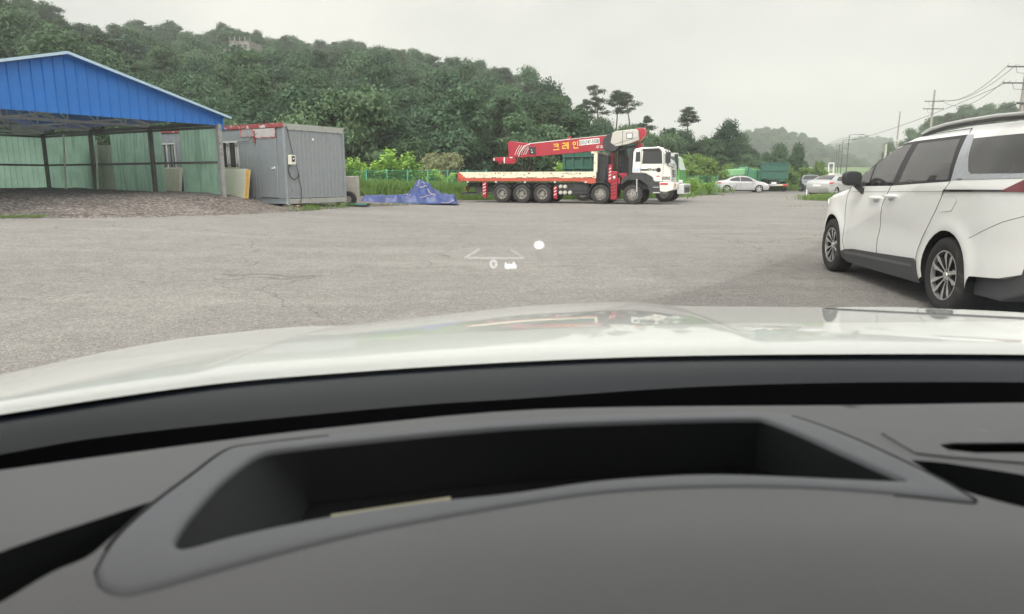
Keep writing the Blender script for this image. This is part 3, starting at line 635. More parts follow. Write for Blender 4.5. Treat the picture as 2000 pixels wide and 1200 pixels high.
# roof: two slopes with ribs
mb = MB()
for sgn in (0, 1):
    for i in range(44):
        y0 = .28 - i * .29; x0, z0 = (-.20, EZ - .05) if not sgn else (2 * APX + .20, EZ - .05); x1, z1 = APX, APZ + .02
        for (ya, yb, dz) in ((y0, y0 - .23, 0), (y0 - .23, y0 - .29, .035)):
            mb.add([(x0, ya, z0 + dz), (x1, ya, z1 + dz), (x1, yb, z1 + dz), (x0, yb, z0 + dz), (x0, ya, z0 + dz + .012), (x1, ya, z1 + dz + .012), (x1, yb, z1 + dz + .012), (x0, yb, z0 + dz + .012)], [(0, 1, 2, 3), (7, 6, 5, 4), (0, 4, 5, 1), (1, 5, 6, 2), (2, 6, 7, 3), (3, 7, 4, 0)])
mb.build('roof', 'shed_blue', shed)
for s_ in (0, 1):
    mb = MB(); a = (-.24, .30, EZ - .04) if not s_ else (2 * APX + .24, .30, EZ - .04); mb.bar(a, (APX, .30, APZ + .05), .07, .075); mb.build('verge_trim', 'shed_trim', shed)
# side wall (green sheets with gaps) on the plane x = 0.06
def wallpanel(y0, y1, parent=shed, z0=.06, z1=HW + .02): mb = MB(); rib_sheet(mb, (.0, y0), (.0, y1), z0, z1, (-1, 0), .21, .02); mb.build('wall_sheet', 'panel_green', parent)
wallpanel(-.12, -2.28); wallpanel(-3.36, -6.68); wallpanel(-7.72, -11.55)
mb = MB(); rib_sheet(mb, (.0, -11.6), (2 * APX, -11.6), .06, HW + .02, (0, -1), .21, .02); mb.build('wall_sheet', 'panel_green', shed)
mb = MB(); rib_sheet(mb, (2 * APX, -.1), (2 * APX, -11.6), .06, HW + .02, (1, 0), .21, .02); mb.build('wall_sheet', 'panel_green', shed)
mb = MB()
for i in range(6): mb.box(.02 + i * 1.66, 1.2 + i * 1.66, -11.57, -11.55, HW - .0, HW + .32)
mb.build('clear_sheet', 'panel_cream', shed)
# posts
mb = MB().box(-.02, .13, -.10, .06, -.15, FZ + .05); o = mb.build('post', 'galv_pale', shed)
for (px_, py_) in ((.10, -3.87), (.10, -7.85), (.10, -11.45), (3.4, -11.45), (6.7, -11.45), (9.9, -11.45), (9.9, -7.8), (9.9, -3.9), (9.95, -.03)):
    MB().box(px_ - .055, px_ + .055, py_ - .075, py_ + .075, -.15, HW + .12).build('post', 'shed_steel', shed)
mb = MB()
for z in (1.17, HW - .04):
    mb.box(.025, .09, -11.4, -.1, z - .04, z + .04); mb.box(.1, 9.9, -11.53, -11.46, z - .04, z + .04); mb.box(9.88, 9.94, -11.4, -.1, z - .04, z + .04)
mb.build('wall_rail', 'shed_steel', shed)
mb = MB().box(.0, .12, -11.5, -.1, HW + .02, HW + .14); mb.box(9.86, 9.98, -11.5, -.1, HW + .02, HW + .14); mb.build('eaves_beam', 'shed_steel', shed)
# lattice trusses across the span
for yy in (-.22, -3.87, -7.85, -11.3):
    mb = MB(); mb.bar((.1, yy, FZ + .10), (9.9, yy, FZ + .10), .07, .09); mb.bar((.1, yy, FZ + .16), (5, yy, APZ - .14), .07, .08); mb.bar((9.9, yy, FZ + .16), (5, yy, APZ - .14), .07, .08)
    for i in range(1, 10):
        x = i; zt = FZ + .16 + (APZ - .14 - FZ - .16) * (1 - abs(5 - x) / 5); mb.bar((x, yy, FZ + .10), (x, yy, zt), .04)
        if i < 9: x2 = x + 1; z2 = FZ + .16 + (APZ - .14 - FZ - .16) * (1 - abs(5 - x2) / 5); mb.bar((x, yy, FZ + .10), (x2, yy, z2), .035)
    mb.build('roof_truss', 'pale_steel' if yy < -3 else 'shed_steel', shed)
for i in range(9):
    x = .7 + i * 1.075; z = EZ + (APZ - EZ) * (1 - abs(APX - x) / APX) - .13; MB().box(x - .03, x + .03, -11.5, -.1, z - .04, z + .03).build('purlin', 'pale_steel', shed)
MB().box(-.1, .5, .0, -3, 0, 0) if False else None
# white planks inside
for (x, y, l) in ((1.2, -8.0, 2.3), (.30, -7.4, 2.1)):
    o = MB().bar((x, y, .05), (x - .1, y + .1, l), .09, .025).build('plank', 'panel_cream'); o.parent = None; o.matrix_world = shed.matrix_basis.copy() if False else Matrix.Translation(SP) @ Matrix.Rotation(SA, 4, 'Z')
    tag(o, 'pale plank leaning upright against the shed side wall, ' + ('the one standing further inside' if x > 1 else 'the one close beside the wall gap'), 'plank')
o = MB().box(.25, .95, -7.7, -7.3, .04, .16).build('concrete_block', 'concrete'); o.matrix_world = Matrix.Translation((SP[0], SP[1], SP[2])) @ Matrix.Rotation(SA, 4, 'Z'); tag(o, 'low concrete block on the shed floor at the foot of the planks', 'block')

# ------------------------------------------------------------------ site container (local x = along the short end, to the right/back; local +y = into the long side)
CP = (-8.11, 25.0, .342); CA = math.atan2(.866, .5)
con = empty('site_container', CP, CA, 'weathered grey office container with door and red rusty top rail, on gravel beside the shed', 'container')
# local +x = (.5,.866) along the short end ; local +y = (-.866,.5) along the long door side ; outside of the short end = -y ; outside of the door side = -x
CW, CL, CH = 3.02, 9.1, 2.86
def corr(mb, axis, a0, a1, z0, z1, plane, d, pitch=.19):
    n = int((a1 - a0) / pitch); P = []
    for i in range(n):
        for f, o in ((0, 0), (.45, 0), (.55, d), (.92, d)): P.append((a0 + (i + f) * (a1 - a0) / n, o))
    P.append((a1, 0)); vs = []
    for t, o in P:
        for z in (z0, z1): vs.append((t, plane + o, z) if axis == 'x' else (plane + o, t, z))
    mb.add(vs, [(2 * i, 2 * i + 2, 2 * i + 3, 2 * i + 1) for i in range(len(P) - 1)])
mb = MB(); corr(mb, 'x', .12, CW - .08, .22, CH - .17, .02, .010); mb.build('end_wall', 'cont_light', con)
mb = MB(); corr(mb, 'y', .12, .42, .22, CH - .13, .02, .008); corr(mb, 'y', 1.42, 2.48, .22, CH - .13, .02, .010); corr(mb, 'y', 3.52, CL - .1, .22, CH - .13, .02, .010); mb.box(.02, .04, 2.48, 3.52, .22, 1.30); mb.box(.02, .04, 2.48, 3.52, 2.30, CH - .13)
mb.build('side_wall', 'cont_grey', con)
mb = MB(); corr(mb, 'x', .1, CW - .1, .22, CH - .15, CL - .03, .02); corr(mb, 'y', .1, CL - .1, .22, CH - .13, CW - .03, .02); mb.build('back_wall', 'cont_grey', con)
MB().box(.03, CW - .03, .03, CL - .03, CH - .06, CH - .02).build('roof', 'cont_rail', con)
MB().box(.03, CW - .03, .03, CL - .03, .14, .20).build('floor', 'dark_metal', con)
for (x, y) in ((0, 0), (CW - .1, 0), (0, CL - .1), (CW - .1, CL - .1)): MB().box(x, x + .1, y, y + .1, .0, CH - .0).build('corner_post', 'cont_light', con, bevel=.008)
mb = MB(); mb.box(.1, CW - .1, -.012, .07, CH - .20, CH + .004)
for i in range(9): mb.box(.2 + i * .31, .38 + i * .31, -.02, -.012, CH - .215, CH - .185)
mb.build('top_rail', 'cont_rail', con, bevel=.005)
MB().box(-.03, .07, .0, CL, CH - .13, CH + .02).build('rusty_top_rail', 'cont_red', con, bevel=.006)
mb = MB(); mb.box(.1, CW - .1, -.008, .07, .02, .20); mb.build('bottom_rail', 'cont_rail', con, bevel=.005)
mb = MB(); mb.box(-.012, .07, .1, CL - .1, .02, .045); mb.box(-.012, .07, .1, CL - .1, .17, .205); mb.box(.0, .03, .1, CL - .1, .045, .17); mb.build('bottom_channel', 'cont_grey', con)
mb = MB()
for (x, y) in ((-.005, -.018), (CW - .095, -.018)):
    for z in (-.01, CH - .12): mb.box(x, x + .1, y, y + .11, z, z + .12)
mb.build('corner_casting', 'cont_rail', con, bevel=.006)
mb = MB()
for (x, z) in ((.045, .06), (CW - .045, .06), (CW - .04, CH - .07)): mb.lathe([(0, -.021), (.022, -.021), (.022, -.019)], 12, 'y', (x, 0, z))
mb.lathe([(0, .012), (.02, .012), (.02, .02)], 12, 'y', (.26, 0, .50)); mb.build('lashing_hole', 'black', con)
d = MB().box(.0, .035, .46, 1.40, .24, 2.34).build('door', 'cont_grey', con, bevel=.004)
mb = MB(); mb.box(-.05, .0, .56, .70, 1.28, 1.315); mb.box(-.012, .0, .55, .60, 1.24, 1.36); mb.build('handle', 'lamp_white', d)
mb = MB(); mb.box(-.015, .03, .42, .455, .22, 2.38); mb.box(-.015, .03, 1.405, 1.44, .22, 2.38); mb.box(-.015, .03, .455, 1.405, 2.345, 2.38); mb.build('frame', 'cont_light', d)
t_ = MB(); t_.box(-.014, .03, .44, 1.50, 2.40, CH - .15); tt = t_.build('transom', 'cont_panel', con)
mb = MB(); mb.box(-.024, -.0, .40, 1.54, 2.37, 2.41); mb.box(-.024, 0, .40, .44, 2.41, CH - .13); mb.box(-.024, 0, 1.50, 1.60, 2.22, CH - .13); mb.build('transom_frame', 'cont_red', con)
mb = MB(); mb.box(.0, .016, 1.60, 2.35, CH - .42, CH - .13); mb.build('red_paint_patch', mk('peeling_red', (.235, .255, .275), .6, stain=((.40, .09, .08), 4, .5, (1, 1, .5))), con)
wn = MB().box(.03, .05, 2.5, 3.5, 1.32, 2.28).build('window', 'glass_dark', con)
mb = MB()
for y in (2.48, 2.58, 2.98, 3.08, 3.48): mb.box(-.03, .02, y, y + .045, 1.30, 2.30)
for z in (1.30, 2.26): mb.box(-.032, .018, 2.48, 3.52, z, z + .045)
mb.build('frame', 'pale_steel', wn)
mb = MB()
for z in (1.40, 1.46, 2.14, 2.20): mb.bar((-.06, 2.45, z), (-.06, 3.55, z), .018)
mb.build('window_guard', 'black_plastic', wn)
w2 = MB().box(.025, .05, 6.3, 7.3, 1.32, 2.28).build('window', 'glass_dark', con)
mb = MB(); mb.box(-.03, .02, 6.26, 7.34, 1.28, 1.32); mb.box(-.03, .02, 6.26, 7.34, 2.28, 2.32)
for y in (6.26, 6.76, 7.30): mb.box(-.03, .02, y, y + .04, 1.32, 2.28)
mb.build('frame', 'pale_steel', w2)
# electricity meter on the short end, cable, small white plate
bx = MB().box(.08, .34, -.16, -.02, 1.42, 1.76).build('meter_box', 'tan_box', None, bevel=.02); CM = Matrix.Translation(CP) @ Matrix.Rotation(CA, 4, 'Z'); bx.matrix_world = CM
tag(bx, 'beige electricity meter box fixed to the grey container end wall', 'meter box')
o = MB().box(.15, .28, -.168, -.16, 1.52, 1.72).build('meter_window', 'glass_dark', bx)
o = MB().lathe([(0, -.172), (.03, -.172), (.03, -.168)], 14, 'y', (.215, 0, 1.63)).build('dial', 'white', bx)
mb = MB(); pts = []
for i in range(25):
    f = i / 24; a = PI * (.95 + f * 1.1); pts.append((.32 + math.cos(a) * .26, -.05, 1.28 + math.sin(a) * .38))
mb.tube([(.12, -.08, 1.42)] + pts[1:20] + [(.56, -.03, .98)], .016, 8)
mb.tube([(.10, -.03, CH - .1), (.15, -.03, 2.6), (.28, -.03, 2.0), (.40, -.03, 1.6), (.53, -.03, 1.2), (.55, -.03, .9), (.64, -.03, .6), (.62, -.03, .2), (.52, -.05, -.1)], .012, 6)
o = mb.build('power_cable', 'wire_black', None, smooth=True); o.matrix_world = CM; tag(o, 'black looping power cable hanging down the container end wall under the meter box', 'cable')
o = MB().tube([(-.02, 1.4, 2.55), (-.03, 1.9, 2.28), (-.03, 2.5, 2.26)], .008, 5).build('cable', 'wire_black', con)
o = MB().lathe([(0, -.016), (.045, -.016), (.045, -.002)], 16, 'y', (1.36, 0, 2.36)).build('vent_cap', 'white', con)
# stones / blocks below the container
for i, (x, y) in enumerate(((.1, .1), (2.8, .1), (.15, 8.7), (2.8, 8.7))):
    o = MB().box(x, x + .25, y, y + .3, -.38, -.012).build('support_block', 'concrete', None, bevel=.02); o.matrix_world = CM
    tag(o, ['concrete block under the near corner of the grey container', 'concrete block under the right end corner of the grey container', 'concrete block under the hidden left corner of the container', 'concrete block under the far back corner of the container'][i], 'block', None)
o = MB().box(.32, .52, -.12, .1, -.17, -.03).build('brick', 'cont_red', None, bevel=.01); o.matrix_world = CM; tag(o, 'reddish brick on the ground at the container near corner', 'brick')
# sandwich panels leaning at the container
pm = Matrix.Translation((CP[0], CP[1], CP[2])) @ Matrix.Rotation(CA, 4, 'Z')
def lean(off): return pm @ Matrix.Translation((-.42 - off, 0, 0)) @ Matrix.Rotation(R(17), 4, 'Y')
for k in range(2):
    off = .05 + (1 - k) * .14; o = empty('insulation_panel', (0, 0, 0), 0, ['yellow foam insulated panel leaning nearest the grey container wall', 'white faced insulated panel with yellow foam edge, front one leaning towards the shed'][k], 'wall panel', None)
    o.matrix_world = pm @ Matrix.Translation((-.62 + (0 if k else .15), 1.72 - k * .10, .10)) @ Matrix.Rotation(R(10), 4, 'Y')
    MB().box(.008, .135, 0, 2.4, 0, 1.18 - k * .0).build('foam_core', 'foam' if k else 'foam_pale', o)
    mb = MB().box(0, .008, 0, 2.4, 0, 1.20)
    for i in range(10): mb.box(-.012, 0, 0, 2.4, .03 + i * .118, .055 + i * .118)
    mb.build('face_sheet', 'panel_cream', o)
# second stack of panels and a pale sheet seen through the gaps of the shed wall
o = empty('insulation_panel', (0, 0, 0), 0, 'grid faced cream panel against the container, seen through the right gap of the shed wall', 'wall panel'); o.matrix_world = pm @ Matrix.Translation((-.45, 5.6, .32)) @ Matrix.Rotation(R(8), 4, 'Y')
mb = MB().box(0, .10, 0, 2.6, 0, 1.05)
for i in range(9): mb.box(-.012, 0, 0, 2.6, .03 + i * .118, .05 + i * .118)
for i in range(12): mb.box(-.010, 0, .05 + i * .21, .065 + i * .21, 0, 1.05)
mb.build('face_sheet', 'panel_cream', o)
o = MB(); rib_sheet(o, (-.35, -7.0), (-.35, -8.6), .0, 1.95, (1, 0), .2, .02); o = o.build('pale_sheet', 'panel_cream'); o.matrix_world = Matrix.Translation(SP) @ Matrix.Rotation(SA, 4, 'Z'); tag(o, 'pale ribbed sheet standing upright outside the left gap of the shed wall', 'sheet')
o = MB().box(-.75, -.35, 2.35, 2.75, -.02, .10).build('white_sack', 'white', None, bevel=.04); o.matrix_world = pm; tag(o, 'crumpled white scrap on the gravel at the foot of the leaning panels', 'scrap')

# things beside the container
c = aty(690, 400, 30.5)
o = MB().box(-.30, .34, -.2, .2, -.2, 1.22).build('concrete_wall_block', 'concrete', None, bevel=.03); o.location = (aty(686, 395, 29.6).x, 29.6, .15); tag(o, 'weathered concrete block standing behind the right edge of the container', 'concrete block')
o = MB().lathe([(.14, -.11), (.30, -.11), (.33, -.06), (.33, .06), (.30, .11), (.14, .11)], 28, 'y').build('tyre', 'rubber', None, smooth=True); o.location = (aty(681, 395, 28.9).x, 28.9, .42); tag(o, 'old black tyre standing against the concrete block beside the container', 'tyre')
o = MB().box(-.62, .62, -.3, .3, 0, .11).build('flat_tray', 'black_plastic', None, bevel=.01); q = aty(690, 402, 28.3); o.location = (q.x, 28.3, q.z - .02); tag(o, 'flat black tray lying on the ground right of the container', 'tray')
MB().box(-.60, .6, -.302, -.30, .08, .11).build('green_edge', 'fence_green', o)

# ------------------------------------------------------------------ blue tarpaulin over a heap
TX, TY = aty(800, 398, 33.6).x, 33.6; tz = gz(TX, TY)
def tarp_h(x, y):
    def bump(cx, cy, sx, sy, h, p=2): return h * math.exp(-(abs((x - cx) / sx) ** p + abs((y - cy) / sy) ** p))
    base = .40 * sstep((2.32 - abs(x)) / .22) * sstep((.95 - abs(y)) / .30)
    h = base * (.85 + .25 * noise.noise(Vector((x * 1.1, y * .8, 2)))) + (.70 * math.exp(-abs((x - .58) / (.42 if x < .58 else .74)) ** 2.6 - abs((y - .05) / .52) ** 2.4)) + bump(.15, .1, .35, .4, .12)
    h += .06 * noise.noise(Vector((x * 3, y * 3, 4))) * min(1, h * 4) + .05 * abs(noise.noise(Vector((x * 6 + h * 3, y * 2, 8)))) * min(1, h * 5) + .03 * math.sin(x * 14 + y * 5 + 3 * noise.noise(Vector((x * 2, y * 2, 0)))) * min(1, h * 3)
    return max(0.0, h)
tp = empty('blue_tarpaulin', (TX, TY, tz), R(4), 'dark blue tarpaulin tied down over a peaked heap in front of the wire fence', 'tarpaulin')
vs, fs = grid(130, 50, lambda u, v: (-2.38 + 4.76 * u + .04 * math.sin(v * 20), -1.02 + 2.1 * v + .05 * math.sin(u * 30), tarp_h(-2.38 + 4.76 * u, -1.02 + 2.1 * v) + .01)); MB().add(vs, fs).build('cover', 'tarp', tp, smooth=True, sharp=180)
def rope(pts, r=.014): return MB().tube([(x, y, tarp_h(x, y) + .02) for x, y in pts], r, 6).build('rope', 'rope', tp, smooth=True)
rope([(.30 + .02 * i, -.75 + .07 * i) for i in range(12)]); rope([(-.1 + .10 * i, -.40 - .35 * math.sin(i / 14 * PI)) for i in range(15)]); rope([(.38 + .055 * i, -.22 - .12 * math.sin(i / 10 * PI)) for i in range(10)], .02); rope([(.9 + .09 * i, -.35 - .55 * math.sin(i / 16 * PI * .8)) for i in range(16)])
rope([(.42 + .05 * i, -.20 - .05 * math.sin(i)) for i in range(8)])

# ------------------------------------------------------------------ wire fence
def fence_run(p0, p1, n, label):
    a = Vector(p0); b = Vector(p1); f = empty('wire_fence', (a.x, a.y, gz(a.x, a.y)), 0, label, 'fence'); L = (b - a).length; d = (b - a) / L; H = 1.45
    for i in range(n + 1):
        p = d * (L * i / n); MB().tube([(p.x, p.y, -.1), (p.x, p.y, H + .06)], .035, 7).build('post', 'fence_green', f)
    mb = MB(); k = int(L / .11)
    for i in range(k): p = d * (L * i / k); mb.bar((p.x, p.y, .02), (p.x, p.y, H), .005)
    for j in range(13): z = .03 + j * (H - .04) / 12; mb.bar((0, 0, z), (d.x * L, d.y * L, z), .005 if j not in (0, 12) else .016)
    mb.build('mesh_panel', 'fence_green', f)
fence_run((aty(672, 380, 40).x, 40.5), (aty(950, 380, 42.5).x, 42.6), 7, 'light green wire mesh fence running behind the blue tarpaulin')
fence_run((aty(952, 380, 42.5).x, 42.7), (aty(1400, 380, 57).x, 57), 9, 'light green wire mesh fence continuing behind the crane truck')

# ------------------------------------------------------------------ wheels
def wheel_meshes(r, wd, rim, style, n=40):
    h = wd / 2; t = MB().lathe([(rim, -h * .8), (rim + .02, -h), (r - .035, -h), (r - .008, -h * .82), (r, -h * .6), (r, h * .6), (r - .008, h * .82), (r - .035, h), (rim + .02, h), (rim, h * .8)], n, 'y')
    if style == 'truck':
        for k in range(n): a = 2 * PI * k / n; t.box(0, 0, 0, 0, 0, 0) if False else None
    tm = t.mesh('tyre', 'rubber', smooth=True, sharp=50); m = MB()
    if style == 'blade':
        m.mat(1).lathe([(rim, -h * .72), (rim * .97, -h * .3), (.0, -h * .25)], n, 'y'); m.mat(0).lathe([(rim + .004, -h * .80), (rim + .002, -h * .93), (rim - .008, -h * .93), (rim - .012, -h * .6)], n, 'y')
        for k in range(10):
            sg = 1 if k % 2 else -1; a = 2 * PI * (k + .5) / 10 + sg * .035; ca, sa = math.cos(a), math.sin(a)
            def Q(rr, s, y): return (ca * rr - sa * s, y, sa * rr + ca * s)
            yo, yi = -h * .90, -h * .66
            P = [(.045, -.006, yi), (.045, .006, yi), (rim * .45, .011, -h * .78), (rim * .78, .027, yo), (rim * .985, .012 + sg * .012, yo), (rim * .985, -.012 + sg * .012, yo), (rim * .78, -.020, yo), (rim * .45, -.009, -h * .78)]
            f = [Q(*p) for p in P]; g = [Q(p[0], p[1] * 1.15, p[2] + .03) for p in P]; nn = len(P)
            m.mat(0).add(f, [tuple(range(nn))]); m.mat(1).add(f + g, [tuple(range(nn, 2 * nn))[::-1]] + [(i, i + nn, (i + 1) % nn + nn, (i + 1) % nn) for i in range(nn)])
        m.mat(0).lathe([(0, -h * .80), (.03, -h * .80), (.034, -h * .74), (.06, -h * .70), (.065, -h * .5)], 20, 'y')
        for k in range(5): a = 2 * PI * k / 5; m.mat(1).lathe([(0, -h * .735), (.010, -h * .735), (.011, -h * .6)], 8, 'y', (math.cos(a) * .048, 0, math.sin(a) * .048))
        mats = ['alloy', 'black_plastic']
    elif style == 'five':
        m.mat(1).lathe([(rim, -h * .72), (rim * .97, -h * .3), (.0, -h * .25)], 24, 'y'); m.mat(0).lathe([(rim + .004, -h * .80), (rim, -h * .93), (rim - .02, -h * .93), (rim - .022, -h * .6)], 24, 'y')
        for k in range(5):
            a = 2 * PI * k / 5 + .3; ca, sa = math.cos(a), math.sin(a); m.mat(0).add([(ca * q - sa * s, y, sa * q + ca * s) for (q, s, y) in ((.03, -.03, -h * .85), (.03, .03, -h * .85), (rim, .055, -h * .9), (rim, -.055, -h * .9))], [(0, 1, 2, 3)])
        m.mat(0).lathe([(0, -h * .88), (.05, -h * .86), (.06, -h * .5)], 12, 'y'); mats = ['alloy', 'black_plastic']
    elif style == 'dish':       # deep dished rear truck rim
        m.mat(0).lathe([(rim + .01, -h * .95), (rim - .015, -h * .97), (rim - .03, -h * .6), (rim * .80, -h * .1), (rim * .5, -h * .05), (rim * .42, -h * .35), (rim * .30, -h * .5), (0, -h * .5)], 32, 'y')
        for k in range(8): a = 2 * PI * k / 8; m.mat(1).lathe([(0, -h * .12 - .004), (.028, -h * .12 - .004), (.03, h * .1)], 10, 'y', (math.cos(a) * rim * .68, 0, math.sin(a) * rim * .68))
        mats = ['steel_rim', 'black']
    else:                       # convex front truck rim with nut ring
        m.mat(0).lathe([(rim + .01, -h * .95), (rim - .015, -h * .97), (rim - .04, -h * .75), (rim * .80, -h * .75), (rim * .72, -h * 1.05), (rim * .46, -h * 1.08), (rim * .36, -h * 1.25), (0, -h * 1.28)], 32, 'y')
        for k in range(8): a = 2 * PI * (k + .5) / 8; m.mat(1).lathe([(0, -h * .93), (.026, -h * .93), (.028, -h * .6)], 10, 'y', (math.cos(a) * rim * .78, 0, math.sin(a) * rim * .78))
        for k in range(10): a = 2 * PI * k / 10; m.mat(0).lathe([(0, -h * 1.18), (.013, -h * 1.18), (.015, -h * 1.0)], 6, 'y', (math.cos(a) * rim * .58, 0, math.sin(a) * rim * .58))
        mats = ['steel_rim', 'black']
    return tm, m.mesh('rim', mats, smooth=True, sharp=30)
def put_wheel(parent, wm, loc, rz=0, flip=False, rimmesh=None):
    o = bpy.data.objects.new('wheel', None); COL.objects.link(o); o.parent = parent; o.location = loc; o.rotation_euler = (0, 0, rz + (PI if flip else 0))
    link('tyre', wm[0], o); link('rim', rimmesh or wm[1], o); return o

# ------------------------------------------------------------------ crane truck (local +x forward, -y the side towards the yard)
TH = R(20); T0 = Vector((5.95, 34.2, 0)); away = Vector((math.sin(TH), math.cos(TH), 0)); TC = T0 + away * 1.24
truck = empty('crane_truck', (TC.x, TC.y, -.01), -TH, 'five axle flatbed truck with white cab, rusty cream bed and red folded crane', 'truck')
NS = -1.24
wt_f = wheel_meshes(.485, .30, .27, 'front'); wt_r = wheel_meshes(.485, .30, .27, 'dish')
for i, s_ in enumerate((-6.91, -5.80, -4.68, -1.62, 0.0)):
    for side in (-1, 1):
        put_wheel(truck, wt_f if i >= 3 else wt_r, (s_, side * 1.09, .485), 0, side > 0)
for i in range(3):
    for side in (-1, 1): link('inner_tyre', wt_r[0], truck, ((-6.91, -5.80, -4.68)[i], side * .76, .485))
mb = MB()
for y in (-.42, .42): mb.box(-9.2, .9, y - .05, y + .05, .80, 1.06)
for x in (-9.1, -7.6, -5.2, -3.0, -.8, .7): mb.box(x - .06, x + .06, -.37, .37, .84, 1.0)
mb.build('chassis', 'dark_metal', truck)
mb = MB()
for s_ in (-6.91, -5.80, -4.68, -1.62, 0): mb.tube([(s_, -.95, .485), (s_, .95, .485)], .09, 10); mb.box(s_ - .18, s_ + .18, -.2, .2, .36, .62)
mb.build('axle', 'dark_metal', truck)
# bed
bed = MB().box(-9.42, -1.86, -1.2, 1.2, 1.12, 1.20).build('bed_floor', 'bed_red', truck)
mb = MB().box(-8.95, -1.84, -1.262, -1.205, 1.30, 1.615); mb.add([(-9.38, -1.262, 1.615), (-8.95, -1.262, 1.615), (-8.95, -1.262, 1.30), (-9.38, -1.205, 1.615), (-8.95, -1.205, 1.615), (-8.95, -1.205, 1.30)], [(0, 2, 1), (3, 4, 5), (0, 1, 4, 3)])
for i in range(13): mb.box(-8.6 + i * .52, -8.585 + i * .52, -1.272, -1.262, 1.31, 1.61)
mb.box(-8.95, -1.84, 1.205, 1.262, 1.30, 1.615); sb = mb.build('side_board', 'bed_cream', truck)
mb = MB(); rnd = random.Random(12)
for i in range(42):
    x = rnd.uniform(-8.2, -2.3); z = rnd.choice((rnd.uniform(1.50, 1.56), rnd.uniform(1.50, 1.56), rnd.uniform(1.33, 1.5))); r_ = rnd.uniform(.014, .035)
    mb.lathe([(0, -1.2665), (r_, -1.2665), (r_ * 1.1, -1.262)], 8, 'y', (x, 0, z))
for i in range(34): x = rnd.uniform(-8.7, -2); L_ = rnd.uniform(.05, .28); mb.box(x, x + L_, -1.2665, -1.262, 1.302, 1.302 + rnd.uniform(.012, .04))
mb.build('rust_spots', 'bed_red' if False else mk('rust', (.10, .04, .02), .9, var=.3), sb)
mb = MB().prism([(-9.42, 1.60), (-9.30, 1.605), (-8.62, 1.30), (-1.86, 1.30), (-1.86, 1.06), (-2.1, 1.02), (-2.7, 1.14), (-9.2, 1.14), (-9.44, 1.36)], -1.258, -1.20); mb.prism([(-9.42, 1.60), (-9.30, 1.605), (-8.62, 1.30), (-1.86, 1.30), (-1.86, 1.06), (-2.7, 1.14), (-9.2, 1.14), (-9.44, 1.36)], 1.20, 1.258)
mb.build('bed_frame', 'bed_red', truck)
MB().box(-9.46, -9.40, -1.2, 1.2, 1.2, 1.58).build('tailboard', 'bed_red', truck)
MB().box(-9.2, -8.95, -1.2605, -1.2585, 1.36, 1.41).build('orange_marker', mk('orange', (.75, .18, .05), .4), truck)
mb = MB(); mb.box(-1.98, -1.80, -1.25, -1.13, 1.60, 2.60); mb.box(-1.98, -1.80, 1.13, 1.25, 1.60, 2.60); mb.box(-2.12, -1.80, -1.25, 1.25, 2.50, 2.60); mb.build('headboard', 'bed_cream', truck, bevel=.01)
mb = MB(); mb.box(-1.90, -1.87, -1.12, 1.12, 1.3, 2.5)
for i in range(6): mb.box(-1.99, -1.93, -1.1 + i * .4, -1.04 + i * .4, 1.2, 2.5)
mb.build('headboard_mesh', 'dark_metal', truck)
for i in range(5): MB().box(-8.9 + i * 1.62, -8.8 + i * 1.62, -1.27, -1.2, 1.05, 1.14).build('lashing_ring', 'pale_steel', truck)
# under-run gear, tanks, boxes
mb = MB()
mb.box(-8.6, -7.5, -.9, -.55, .55, .8); mb.box(-9.3, -7.4, -1.1, -1.02, .43, .50); mb.box(-9.3, -9.2, -1.1, 1.1, .43, .53)
for x in (-9.0, -8.4, -7.5): mb.bar((x, -1.06, .46), (x, -.5, 1.0), .05)
mb.build('rear_bumper', 'dark_metal', truck)
MB().box(-9.2, -9.17, -.8, -.5, .62, .86).build('tail_lamp', 'lamp_red', truck)
mb = MB(); mb.box(-4.1, -2.25, -1.02, -.50, .42, 1.06); mb.box(-3.05, -2.3, -1.10, -.52, .50, .98); mb.build('tool_box', 'dark_metal', truck, bevel=.03)
for (x, z) in ((-3.72, .86), (-3.48, .86), (-3.72, .56), (-3.48, .56), (-3.22, .56)): MB().lathe([(0, -1.20), (.075, -1.19), (.105, -1.13), (.11, -.9)], 20, 'y', (x, 0, z)).build('air_tank', 'cream', truck, smooth=True)
mb = MB(); mb.bar((-3.95, -1.15, .72), (-2.25, -1.15, .72), .03); mb.bar((-3.95, -1.15, .40), (-3.95, -1.15, 1.1), .025); mb.bar((-2.6, -1.15, .40), (-2.6, -1.15, 1.1), .025); mb.build('side_guard', 'dark_metal', truck)
# mudguards
def arc_guard(name, cx, r, a0, a1, mat='dark_metal', y0=-1.26, y1=-.85, t=.03, n=14):
    mb = MB(); o_ = []; i_ = []
    for k in range(n + 1):
        a = R(a0 + (a1 - a0) * k / n); o_.append((cx + math.cos(a) * r, .5 + math.sin(a) * r)); i_.append((cx + math.cos(a) * (r - t), .5 + math.sin(a) * (r - t)))
    mb.prism(o_ + i_[::-1], y0, y1); mb.prism(o_ + i_[::-1], -y1, -y0); return mb.build(name, mat, truck)
arc_guard('mudguard', -1.62, .62, 15, 170)
for s_ in (-6.91, -5.80, -4.68): arc_guard('mudguard', s_, .57, 35, 145)
